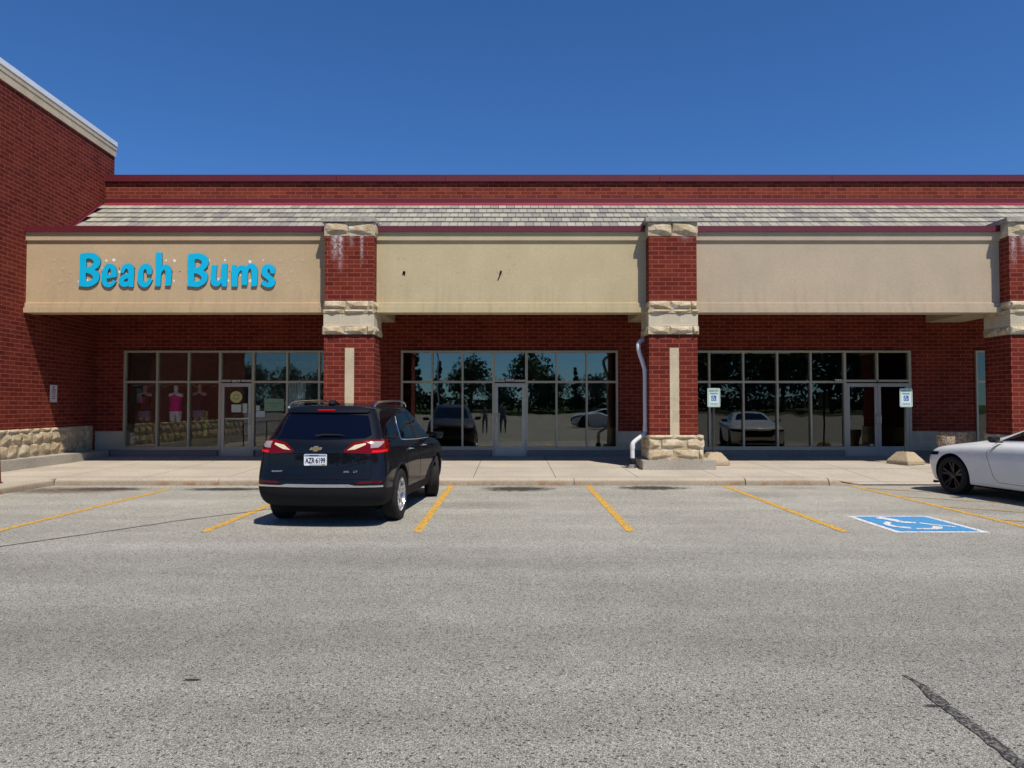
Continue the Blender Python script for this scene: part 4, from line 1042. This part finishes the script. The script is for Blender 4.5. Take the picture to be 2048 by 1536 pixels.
        return part(name, MB().tube(P3, r, 6), mat, parent or s.root, smooth=True, local=True)
def wheel(root, x, y, r, wd, rimmat, spokes, steer=0, rim_r=.62, name='wheel'):
    sx = 1 if x > 0 else -1
    e = bpy.data.objects.new(name, None)
    h = wd/2
    prof = [(r*rim_r, -h*.9), (r*.86, -h), (r*.95, -h*.92), (r*.995, -h*.75), (r, -h*.5), (r, -h*.46), (r-.008, -h*.45), (r-.008, -h*.40), (r, -h*.39), (r, -h*.05), (r-.008, -h*.04), (r-.008, h*.04), (r, h*.05), (r, h*.39), (r-.008, h*.40), (r-.008, h*.45), (r, h*.46), (r, h*.5), (r*.995, h*.75), (r*.95, h*.92), (r*.86, h), (r*rim_r, h*.9)]
    ty = link(name, MB().lathe(prof, (0, 0, 0), 'x', 56, cap=False).mesh('tyre', M['tyre'], None, 30), root); ty.location = (x, y, r); ty.rotation_euler = (0, 0, steer)
    rr = r*rim_r+.006
    prof = [(rr, -h*.8), (rr, h*.88), (rr*.94, h*.9), (rr*.90, h*.6), (rr*.88, -h*.2), (rr*.80, -h*.3)]
    mb = MB().lathe([(a, b*sx) for a, b in prof], (0, 0, 0), 'x', 48, cap=False); link('rim', mb.mesh('rim', M[rimmat], None, 40), ty)
    link('brake_disc', MB().lathe([(rr*.85, -h*.34*sx), (0.0, -h*.34*sx)], (0, 0, 0), 'x', 32).mesh('brake_disc', M['void'], None, 40), ty)
    mb = MB()
    for k in range(spokes):
        for da in ((-.16, .16) if spokes < 7 else (0,)):
            a = 2*math.pi*k/spokes+.3
            def pt(rad, ang, xx): return (xx*sx, rad*math.cos(ang), rad*math.sin(ang))
            w0, w1 = .16/spokes*5, .085/spokes*5
            a0, a1 = a+da*.4, a+da*1.15
            pts = [pt(.05, a0-w0*2.2, h*.55), pt(.05, a0+w0*2.2, h*.55), pt(rr*.93, a1+w1, h*.82), pt(rr*.93, a1-w1, h*.82)]
            bk = [pt(.05, a0-w0*2.2, h*.2), pt(.05, a0+w0*2.2, h*.2), pt(rr*.93, a1+w1, h*.4), pt(rr*.93, a1-w1, h*.4)]
            mb.add(pts+bk, [(0, 1, 2, 3), (7, 6, 5, 4), (0, 4, 5, 1), (1, 5, 6, 2), (2, 6, 7, 3), (3, 7, 4, 0)])
    link('spokes', mb.mesh('spokes', M[rimmat], None, 0, True, .004), ty)
    link('hub_cap', MB().lathe([(.062, h*.3*sx), (.062, h*.6*sx), (.03, h*.68*sx), (0, h*.69*sx)], (0, 0, 0), 'x', 20).mesh('hub_cap', M[rimmat], None, 40), ty)
    return ty
REAR, RIGHT, LEFT = (0, 1, 0), (-1, 0, 0), (1, 0, 0)
# view-plane coordinates: REAR s = x ; RIGHT side (looking -x) s = y ; LEFT side (looking +x) s = -y
suv = thing('suv', (-2.475, 10.475, 0), 'black SUV with lit tail lights parked in front of the left pier', 'car', rz=R(-4.7))
rs = [dict(yr=-.74, yf=3.45, w=.80, zr=.26, zm=.24, zf=.22), dict(yr=-.86, yf=3.58, w=.87, zr=.31, zm=.27, zf=.25),
      dict(yr=-.955, yf=3.66, w=.905, zr=.44, zm=.38, zf=.42), dict(yr=-.975, yf=3.69, w=.92, zr=.60, zm=.56, zf=.56),
      dict(yr=-.945, yf=3.68, w=.925, zr=.70, zm=.74, zf=.70), dict(yr=-.925, yf=3.62, w=.925, wr=.90, zr=.88, zm=.90, zf=.84), dict(yr=-.925, yf=3.52, w=.90, wr=.885, zr=1.04, zm=1.00, zf=.93),
      dict(yr=-.90, yf=3.30, w=.865, wr=.85, zr=1.14, zm=1.065, zf=1.0), dict(yr=-.86, yf=2.78, w=.835, wr=.80, wf=.80, zr=1.185, zm=1.10, zf=1.10, fb=.35),
      dict(yr=-.76, yf=2.45, w=.79, wr=.75, zr=1.33, zm=1.28, zf=1.27, fb=.35, wf=.73), dict(yr=-.63, yf=2.02, w=.715, wr=.68, wf=.66, zr=1.49, zm=1.49, zf=1.48, fb=.3),
      dict(yr=-.57, yf=1.78, w=.655, wr=.63, wf=.60, zr=1.575, zm=1.60, zf=1.575, fb=.25), dict(yr=-.50, yf=1.55, w=.56, wr=.54, zr=1.60, zm=1.648, zf=1.63, fb=.2)]
for q_ in rs:
    for k_ in ('w', 'wr', 'wf'):
        if k_ in q_: q_[k_] *= .972
car = Car(suv, rs, .02, [(0, .36), (2.725, .36)], .425, M['navy'])
for x, y, st in ((.80, 0, 0), (-.80, 0, 0), (.80, 2.725, R(16)), (-.80, 2.725, R(16))): wheel(suv, x, y, .362, .225, 'alloy', 5, st, .66)
car.patch('rear_window', [(-.60, 1.19), (-.3, 1.175), (0, 1.17), (.3, 1.175), (.60, 1.19), (.665, 1.23), (.60, 1.40), (.56, 1.485), (.3, 1.50), (-.3, 1.50), (-.56, 1.485), (-.60, 1.40), (-.665, 1.23)], REAR, 'carglass_rear', .004)
car.patch('spoiler', [(-.545, 1.512), (.545, 1.512), (.57, 1.53), (.50, 1.575), (.3, 1.592), (-.3, 1.592), (-.50, 1.575), (-.57, 1.53)], REAR, 'navy', .028)
bl = MB()
br_ = car.patch('brake_light', [(-.12, 1.532), (.12, 1.532), (.12, 1.548), (-.12, 1.548)], REAR, 'redlens', .032)
for k in range(9): bl_p = car.patch('lamp_dot', [(-.112+k*.0265, 1.535), (-.096+k*.0265, 1.535), (-.096+k*.0265, 1.545), (-.112+k*.0265, 1.545)], REAR, 'redlit', .035, br_, step=.02)
car.patch('bumper_cladding', [(-.80, .30), (.80, .30), (.86, .42), (.86, .545), (.42, .56), (-.42, .56), (-.86, .545), (-.86, .42)], REAR, 'plastic', .006)
for sx in (1, -1):
    dd = (-.85*sx, 1, 0)
    L_ = math.hypot(.85, 1); c_, s_ = 1/L_, .85/L_   # s = x*c + y*s*sign
    # rays along dd : u = d x up
    d = Vector(dd).normalized(); uu = d.cross(Vector((0, 0, 1))).normalized()
    def S(x, y): return x*uu.x+y*uu.y
    o_ = sorted([S(sx*.78, -.84), S(sx*.93, -.2)])
    car.patch('bumper_cladding', [(o_[0], .31), (o_[1], .36), (o_[1], .5), (o_[0], .54)], dd, 'plastic', .007)
    i0, i1, i2 = S(sx*.37, -.93), S(sx*.70, -.90), S(sx*.90, -.60)
    tl = car.patch('tail_light', [(i0, 1.005), (i1, .985), (i2, 1.005), (i2+(.02 if i2 > i0 else -.02), 1.17), (i1, 1.165), (i0*.6+i1*.4, 1.13), (i0-(.0), 1.04)], dd, 'redlens', .006, step=.025)
    lp = lambda f, g: i0+(i1-i0)*f if g is None else i1+(i2-i1)*g
    car.patch('reversing_lens', [(lp(.12, None), 1.035), (lp(.45, None), 1.045), (lp(.92, None), 1.105), (lp(.92, None), 1.125), (lp(.45, None), 1.10)], dd, 'clearlit' , .010, tl, step=.02)
    car.patch('signal_lens', [(i1+(i2-i1)*.08, 1.06), (i1+(i2-i1)*.35, 1.065), (i1+(i2-i1)*.75, 1.14), (i1+(i2-i1)*.1, 1.145)], dd, 'clear', .010, tl, step=.02)
    car.patch('brake_lens', [(i1+(i2-i1)*.12, .998), (i1+(i2-i1)*.8, 1.01), (i1+(i2-i1)*.85, 1.04), (i1+(i2-i1)*.12, 1.03)], dd, 'redlit', .010, tl, step=.02)
    sy = RIGHT if sx > 0 else LEFT
    f = (lambda y: y) if sx > 0 else (lambda y: -y)
    def side(pl): return [(f(a), b) for a, b in pl]
    car.patch('side_window', side([(.36, 1.14), (1.28, 1.10), (1.22, 1.50), (.78, 1.50), (.45, 1.43)]), sy, 'carglass', .004, label='rear side window')
    car.patch('side_window', side([(1.34, 1.10), (2.30, 1.085), (2.24, 1.17), (1.88, 1.40), (1.66, 1.485), (1.28, 1.50)]), sy, 'carglass', .004, label='front side window')
    car.patch('quarter_window', side([(-.52, 1.22), (.02, 1.17), (.12, 1.28), (.14, 1.46), (-.44, 1.44)]), sy, 'carglass', .004)
    car.line('window_trim', side([(.40, 1.46), (.33, 1.36), (.31, 1.13), (.5, 1.115), (1.3, 1.085), (2.36, 1.07)]), sy, 'chrome', .007, .003)
    car.line('window_trim', side([(-.54, 1.20), (.02, 1.15), (.14, 1.26), (.17, 1.46)]), sy, 'plastic', .006, .003)
    car.line('door_seam', side([(.28, 1.12), (.27, .95), (.42, .72), (.50, .42)]), sy, 'void', .003, 0)
    car.line('door_seam', side([(1.31, 1.09), (1.30, .8), (1.30, .40)]), sy, 'void', .003, 0)
    car.line('door_seam', side([(2.34, 1.07), (2.30, .8), (2.22, .42)]), sy, 'void', .003, 0)
    car.patch('sill_cladding', side([(.46, .27), (2.27, .27), (2.27, .40), (.46, .42)]), sy, 'plastic', .008)
    for yh in (.55, 1.55):
        p, n_ = car.ray(Vector((sx*3, yh, .98)), Vector((-sx, 0, 0))); q = p+Vector((sx*.03, 0, 0))
        part('door_handle', MB().tube([(p.x, yh-.02, .98), (q.x, yh, .98), (q.x, yh+.16, .975), (p.x, yh+.18, .975)], .011, 8), 'chrome', suv, smooth=True, local=True)
    # arch cladding
    for ya in (0, 2.725):
        pts = [(ya+.44*math.cos(R(a)), .36+.44*math.sin(R(a))) for a in range(-8, 189, 8)]
        car.line('arch_cladding', side(pts), sy, 'plastic', .022, -.004)
    part('roof_rail', MB().tube(smooth_path([(sx*.60, -.42, 1.60), (sx*.61, -.26, 1.655), (sx*.62, .05, 1.678), (sx*.62, .9, 1.693), (sx*.615, 1.35, 1.665), (sx*.60, 1.5, 1.61)], 5), .017, 10), 'chrome' , suv, smooth=True, local=True)
    car.patch('bumper_reflector', [(sx*.52, .60), (sx*.82, .605), (sx*.83, .635), (sx*.54, .625)], REAR, 'reflector', .007)
    # mirror
    part('door_mirror', MB().lathe([(0, -.06), (.055, -.055), (.085, -.03), (.095, .02), (.09, .05), (0, .055)], (sx*.99, 2.2, 1.115), 'z', 20, 1.25, .6), 'navy', suv, smooth=True, local=True)
    part('mirror_arm', MB().box(min(sx*.84, sx*.92), max(sx*.84, sx*.92), 2.2, 2.26, 1.07, 1.10), 'plastic', suv, local=True)
    car.patch('headlight', [(sx*.48, .86), (sx*.80, .89), (sx*.86, .80), (sx*.6, .80)], (0, -1, 0), 'clear', .006) if False else None
# chrome bumper strip
car.patch('bumper_trim', [(-.84, .553), (.84, .553), (.84, .575), (.50, .575), (.42, .592), (-.42, .592), (-.50, .575), (-.84, .575)], REAR, 'chrome', .012, step=.03)
car.line('tailgate_seam', [(-.80, 1.17), (-.66, 1.185)], REAR, 'void', .003, 0)
car.line('tailgate_seam', [(-.70, .985), (-.69, .66), (.69, .66), (.70, .985)], REAR, 'void', .0045, 0)
car.line('tailgate_crease', [(-.36, .995), (.36, .995)], REAR, 'void', .008, -.001)
car.line('tailgate_crease', smooth_path([(-.66, .90), (-.5, .86), (-.3, .815), (0, .805), (.3, .815), (.5, .86), (.66, .90)], 4), REAR, M['navy'], .009, 0)
pp, nn_ = car.ray(Vector((0, -4, .90)), Vector((0, 1, 0))); py_ = pp.y
pl = link('licence_plate', MB().prism(rrect(-.152, .152, .835, .985, .012), lambda p, q: (p[0]-.03, q, p[1]), py_-.006, py_-.022).mesh('licence_plate', M['plate']), suv)
link('plate_sky', MB().prism([(-.145, .955), (.145, .955), (.145, .979), (-.145, .979)], lambda p, q: (p[0]-.03, q, p[1]), py_-.022, py_-.0235).mesh('plate_sky', M['plateblue']), pl)
link('plate_number', text_mesh('AZR·6199', .27, .074, 'digit', lambda v: Vector((v.x-.03, py_-.0245-v.z, v.y+.902))), pl)
link('plate_state', text_mesh('WISCONSIN', .13, .014, 'digit', lambda v: Vector((v.x-.05, py_-.0252-v.z, v.y+.967))), pl)
link('plate_motto', text_mesh("America's Dairyland", .16, .009, 'digit', lambda v: Vector((v.x-.03, py_-.0245-v.z, v.y+.846))), pl)
link('plate_sticker', MB().prism([(.085, .84), (.14, .84), (.14, .855), (.085, .855)], lambda p, q: (p[0]-.03, q, p[1]), py_-.022, py_-.024).mesh('plate_sticker', M['gold']), pl)
# emblem: wide cross-shaped badge
pp, _ = car.ray(Vector((0, -4, 1.06)), Vector((0, 1, 0)))
E_ = [(-.085, -.018), (-.062, .018), (-.028, .018), (-.02, .036), (.034, .036), (.030, .018), (.085, .018), (.062, -.018), (.028, -.018), (.02, -.036), (-.034, -.036), (-.030, -.018)]
em_ = link('badge', MB().prism([(a*1.05-.03, 1.055+b*.95) for a, b in E_], lambda p, q: (p[0], q, p[1]), pp.y+.01, pp.y-.012).mesh('badge', M['chrome']), suv)
link('badge_face', MB().prism([(a*.88-.03, 1.055+b*.75) for a, b in E_], lambda p, q: (p[0], q, p[1]), pp.y-.012, pp.y-.014).mesh('badge_face', M['gold']), em_)
for txt, x, wv in (('EQUINOX', -.55, .165), ('AWD', .38, .075), ('LT', .50, .05)):
    pp, _ = car.ray(Vector((x, -4, .755)), Vector((0, 1, 0))); link('model_lettering', text_mesh(txt, wv, .024, 'chrome', lambda v: Vector((v.x+x, pp.y-.006-v.z+abs(v.x)*0, v.y+.755)), .006), suv)
# wiper, antenna, exhaust shadow parts
pp, _ = car.ray(Vector((0, -4, 1.23)), Vector((0, 1, 0)))
part('rear_wiper', MB().tube([(-.06, pp.y-.02, 1.215), (.05, pp.y-.03, 1.235), (.25, pp.y-.02, 1.232), (.33, pp.y-.005, 1.222)], [.02, .014, .01, .005], 8), 'plastic', suv, smooth=True, local=True)
part('antenna_fin', MB().add([(.0, -.30, 1.62), (.0, .02, 1.63), (.0, -.27, 1.70), (.03, -.30, 1.62), (-.03, -.30, 1.62), (.02, .0, 1.63), (-.02, .0, 1.63)], [(3, 5, 2), (4, 2, 6), (3, 2, 4), (5, 6, 2)]), 'navy', suv, local=True)
part('underbody', MB().box(-.62, .62, -.55, 3.3, .17, .34), 'void', suv, local=True)
# crossbar piece with mount as in the photo
part('roof_crossbar', MB().tube([(-.60, -.05, 1.70), (.0, -.05, 1.705), (.02, -.05, 1.70)], .014, 8), 'plastic', suv, smooth=True, local=True) if False else None
part('rail_mount', MB().lathe([(0, 0), (.035, .01), (.05, .04), (.03, .085), (0, .095)], (-.03, -.30, 1.61), 'z', 14), 'plastic', suv, smooth=True, local=True)
# front of SUV (seen mirrored in the shop glass)
car.patch('windshield', [(-.66, 1.13), (.66, 1.13), (.60, 1.35), (.52, 1.53), (-.52, 1.53), (-.60, 1.35)], (0, -1, 0), 'carglass', .004)
for sx in (1, -1): car.patch('headlight', [(sx*.50, .84), (sx*.78, .90), (sx*.80, .83), (sx*.52, .80)], (0, -1, 0), 'clear', .006)
car.patch('grille', [(-.45, .50), (.45, .50), (.52, .72), (.42, .82), (-.42, .82), (-.52, .72)], (0, -1, 0), 'plastic', .005)

# white coupe
must = thing('coupe', (9.46, 10.83, 0), 'white two door coupe with black wheels cut off by the right edge', 'car', rz=R(10))
rm = [dict(yr=-1.0, yf=3.30, w=.84, zr=.22, zm=.20, zf=.19), dict(yr=-1.1, yf=3.48, w=.90, zr=.26, zm=.22, zf=.20, wf=.90),
      dict(yr=-1.17, yf=3.53, w=.925, zr=.42, zm=.36, zf=.34), dict(yr=-1.18, yf=3.57, w=.945, zr=.60, zm=.54, zf=.54),
      dict(yr=-1.16, yf=3.56, w=.955, zr=.76, zm=.70, zf=.64), dict(yr=-1.14, yf=3.50, w=.945, zr=.92, zm=.85, zf=.76, pw=2.4, wf=.93),
      dict(yr=-1.08, yf=3.40, w=.90, zr=1.02, zm=.94, zf=.82, pw=2.6, wf=.86), dict(yr=-.95, yf=3.20, w=.83, zr=1.06, zm=.98, zf=.87, pw=2.6, wf=.75),
      dict(yr=-.62, yf=2.12, w=.76, zr=1.075, zm=1.0, zf=1.03, fb=.35), dict(yr=-.30, yf=1.82, w=.70, zr=1.19, zm=1.14, zf=1.15, fb=.35),
      dict(yr=.05, yf=1.42, w=.61, zr=1.31, zm=1.285, zf=1.29, fb=.3), dict(yr=.22, yf=1.2, w=.55, zr=1.355, zm=1.345, zf=1.34, fb=.2), dict(yr=.32, yf=1.08, w=.45, zr=1.37, zm=1.37, zf=1.355, fb=.2)]
cm_ = Car(must, rm, .01, [(0, .345), (2.72, .345)], .40, M['whitepaint'])
for x, y in ((.83, 0), (-.83, 0), (.83, 2.72), (-.83, 2.72)): wheel(must, x, y, .345, .25, 'blackalloy', 5, 0, .72)
for sx in (1, -1):
    sy = RIGHT if sx > 0 else LEFT; f = (lambda y: y) if sx > 0 else (lambda y: -y)
    def side(pl): return [(f(a), b) for a, b in pl]
    cm_.patch('side_window', side([(.25, 1.06), (1.78, 1.02), (1.70, 1.06), (1.32, 1.24), (1.08, 1.305), (.55, 1.31), (.22, 1.25)]), sy, 'carglass', .004)
    cm_.line('door_seam', side([(1.86, .98), (1.93, .80), (1.84, .55), (1.80, .40), (1.70, .31), (.6, .30)]), sy, 'void', .0035, 0)
    cm_.line('door_seam', side([(.40, .98), (.42, .6), (.6, .30)]), sy, 'void', .0035, 0)
    dd = (-.9*sx, -1, 0); d = Vector(dd).normalized(); uu = d.cross(Vector((0, 0, 1))).normalized()
    S2 = lambda x, y: x*uu.x+y*uu.y
    a, b = S2(sx*.50, 3.50), S2(sx*.93, 3.02)
    cm_.patch('headlight', [(a, .65), (b, .70), (b, .76), (a, .745)], dd, 'void', .004, step=.03)
    p, n_ = cm_.ray(Vector((sx*3, 1.72, .99)), Vector((-sx, 0, 0)))
    part('door_mirror', MB().lathe([(0, -.055), (.06, -.05), (.09, -.02), (.095, .02), (.08, .05), (0, .055)], (sx*1.0, 1.70, 1.045), 'z', 20, 1.15, .75), 'blackalloy', must, smooth=True, local=True)
    part('mirror_arm', MB().box(min(sx*.80, sx*.93), max(sx*.80, sx*.93), 1.72, 1.78, .985, 1.01), 'blackalloy', must, local=True)
    part('lower_splitter', MB().prism([(sx*.70, 3.44), (sx*.90, 3.22), (sx*.91, 3.14), (sx*.70, 3.2)], lambda p, z: (p[0], p[1], z), .165, .185), 'plastic', must, local=True)
cm_.patch('windshield', [(-.60, 1.06), (.60, 1.06), (.54, 1.2), (.44, 1.30), (-.44, 1.30), (-.54, 1.2)], (0, -1, 0), 'carglass', .004)
cm_.patch('grille', [(-.45, .48), (.45, .48), (.58, .60), (.48, .70), (-.48, .70), (-.58, .60)], (0, -1, 0), 'plastic', .005)
cm_.patch('lower_grille', [(-.60, .26), (.60, .26), (.66, .36), (-.66, .36)], (0, -1, 0), 'plastic', .005)
part('underbody', MB().box(-.62, .62, -.7, 3.2, .15, .30), 'void', must, local=True)

# silver car crossing the lot behind the camera, mirrored in the glass
c2 = copy_tree(must); c2.name = 'coupe'; c2.location = (7.9, -12.6, 0); c2.rotation_euler = (0, 0, R(88)); c2['label'] = 'pale car out in the lot, seen mirrored in the middle storefront'

# ------------------------------------------------------------------ beyond the lot, mirrored in the storefront glass
def leafmat(name, c):
    t = NT(name); gm = t.n('NewGeometry'); r = gm.outputs['Random Per Island']
    col = t.mix(r, tuple(q*.6 for q in c), tuple(q*1.5 for q in c)); return t.fin(col, .7)
M['leaf1'] = leafmat('leaves_green', (.07, .11, .045)); M['leaf2'] = leafmat('leaves_dark', (.04, .07, .035)); M['bark'] = plain('bark', (.10, .075, .05), .9, bump=.6, bscale=20)
def tree_meshes(h, wd, kind, mat, nl=1500):
    mb = MB(); tr = MB(); tr.tube([(0, 0, 0), (.05, 0, h*.3), (-.05, .1, h*.6), (0, 0, h*.92)], [h*.028, h*.02, h*.012, h*.004], 8)
    cl = []
    for k in range(26 if kind != 'spruce' else 34):
        if kind == 'spruce':
            t = random.random(); z = h*(.12+.86*t); rad = wd*(1-t)*.9; a = random.random()*6.28; cl.append((rad*.6*math.cos(a), rad*.6*math.sin(a), z, max(.25, rad*.55)))
        else:
            t = random.random(); a = random.random()*6.28; rr_ = wd*math.sin(math.pi*(.15+.8*t))*random.uniform(.3, .8); z = h*(.3+.62*t)
            cl.append((rr_*math.cos(a), rr_*math.sin(a), z, wd*random.uniform(.28, .45)))
            tr.tube([(0, 0, z*.6), (rr_*.6*math.cos(a), rr_*.6*math.sin(a), z*.92)], [h*.009, h*.003], 5)
    for i in range(nl):
        x, y, z, r_ = random.choice(cl); v = Vector((random.gauss(0, 1), random.gauss(0, 1), random.gauss(0, .8))).normalized()*r_*random.uniform(.5, 1.1)
        p = Vector((x, y, z))+v; a = Vector((random.uniform(-1, 1), random.uniform(-1, 1), random.uniform(-1, 1))).normalized(); b = a.cross(Vector((random.uniform(-1, 1), .3, random.uniform(-1, 1)))).normalized(); s_ = random.uniform(.15, .32)
        mb.add([p-a*s_, p+b*s_*.6, p+a*s_, p-b*s_*.6], [(0, 1, 2, 3)])
    return mb.mesh('crown', M[mat]), tr.mesh('trunk', M['bark'], None, 40)
kinds = {'round': (tree_meshes(8.5, 3.6, 'round', 'leaf1', 2600), 'round leafy tree beyond the lot, mirrored in the shop glass', 'leafy_tree'), 'spruce': (tree_meshes(9.5, 2.4, 'spruce', 'leaf2', 2600), 'dark conical conifer beyond the lot, mirrored in the shop glass', 'conifer'),
         'wide': (tree_meshes(7, 5, 'round', 'leaf2', 3000), 'low wide dark tree beyond the lot, mirrored in the shop glass', 'wide_tree')}
for i, (x, y, kd, s_) in enumerate([(-8, -96, 'round', 1.25), (-2.5, -95, 'wide', .8), (3.5, -95, 'round', 1.35), (7, -96, 'wide', .9), (-14, -97, 'spruce', 1.0), (-18, -94, 'spruce', 1.15), (12, -97, 'spruce', .9), (16, -96, 'wide', .9),
                          (-24, -97, 'wide', 1.1), (-31, -96, 'spruce', 1.3), (-36, -96, 'wide', 1), (-42, -95, 'round', 1), (21, -94, 'round', .9), (27, -90, 'wide', 1.3), (34, -86, 'round', 1.5), (40, -84, 'wide', 1.8), (47, -86, 'round', 1.8), (55, -85, 'wide', 2.0), (63, -86, 'wide', 1.8), (72, -86, 'round', 1.8), (-50, -96, 'wide', 1.2), (-60, -96, 'round', 1.1)]):  # bigger trees at the right added to stand in for a large dark building
    (cm, tm), lb, nm_ = kinds[kd]
    t = thing(nm_, (x, y, .3), lb, 'tree', 'trees beyond the parking lot', rz=i*1.7); t.scale = (s_, s_, s_)
    link('crown', cm, t); link('trunk', tm, t)
hedge = MB(); random.seed(3)
for i in range(9000):
    x = random.uniform(-80, 85); z = .8+2.3*random.random()*(1+.5*noise.noise(Vector((x*.1, 0, 0)))); p = Vector((x, -99+random.uniform(-1.5, 1.5), z)); a = Vector((random.uniform(-1, 1), random.uniform(-1, 1), random.uniform(-1, 1))).normalized(); b = a.orthogonal().normalized(); s_ = random.uniform(.2, .45)
    hedge.add([p-a*s_, p+b*s_*.7, p+a*s_, p-b*s_*.7], [(0, 1, 2, 3)])
o = link('undergrowth', hedge.mesh('undergrowth', M['leaf2'])); tag(o, 'dark belt of undergrowth along the far edge of the lot', None, None, 'stuff')
lp = thing('lamp_pole', (-9.4, -50, 0), 'tall slim lot lamp mirrored at the top left of the middle storefront', 'street lamp')
part('pole', MB().tube([(-9.4, -50, 0), (-9.4, -50, 9.5)], [.12, .08], 10), 'steel', lp); part('lamp_head', MB().box(-10.2, -8.6, -50.15, -49.85, 9.5, 9.65), 'steel', lp)

# two bystanders behind the camera, mirrored by the middle door
M['skin'] = plain('skin', (.42, .26, .18), .6); M['shirt'] = plain('dark_shirt', (.14, .18, .22), .85); M['trousers'] = plain('dark_trousers', (.09, .10, .13), .85); M['hair'] = plain('hair', (.04, .03, .02), .8)
def person(x, y, hgt, label, arm):
    k = hgt/1.75
    t = thing('person', (x, y, 0), label, 'person')
    pts = [(0, 0, .95), (0, 0, 1.1), (0, .01, 1.3), (0, .0, 1.45), (0, .02, 1.54), (0, .03, 1.63), (0, .03, 1.72),
           (.10, 0, .9), (.11, .02, .5), (.11, -.01, .09), (.11, .13, .04), (-.10, 0, .9), (-.11, .02, .5), (-.11, -.01, .09), (-.11, .13, .04),
           (.18, 0, 1.42), (.21, .03, 1.15), (.20, .14, .93 if not arm else 1.32), (-.18, 0, 1.42), (-.21, .03, 1.15), (-.20, .14, .93 if not arm else 1.32)]
    ed = [(0, 1), (1, 2), (2, 3), (3, 4), (4, 5), (5, 6), (0, 7), (7, 8), (8, 9), (9, 10), (0, 11), (11, 12), (12, 13), (13, 14), (3, 15), (15, 16), (16, 17), (3, 18), (18, 19), (19, 20)]
    rad = [.14, .12, .14, .10, .055, .085, .07, .10, .065, .045, .035, .10, .065, .045, .035, .06, .045, .03, .06, .045, .03]
    me = bpy.data.meshes.new('body'); me.from_pydata([(a*k, b*k, c*k) for a, b, c in pts], ed, [])
    o = bpy.data.objects.new('tmp', me); COL.objects.link(o); o.modifiers.new('k', 'SKIN'); sb = o.modifiers.new('s', 'SUBSURF'); sb.levels = 2
    for i, v in enumerate(me.skin_vertices[0].data): v.radius = (rad[i]*k, rad[i]*k*.85); v.use_root = (i == 0)
    m2 = evald(o); bpy.data.objects.remove(o); m2.materials.clear()
    for q in ('skin', 'shirt', 'trousers', 'hair'): m2.materials.append(M[q])
    for p_ in m2.polygons:
        c = p_.center/k; p_.use_smooth = True
        p_.material_index = 2 if c.z < .98 else (1 if c.z < 1.49 and not (abs(c.x) > .15 and c.y > .08) else 0)
        if c.z > 1.69 or (c.z > 1.58 and c.y < -.01): p_.material_index = 3
    link('body', m2, t); return t
person(-1.55, -1.3, 1.62, 'person in dark clothes mirrored left of the middle door', False); person(-.55, -.9, 1.76, 'person holding up a phone, mirrored in the middle door', True)
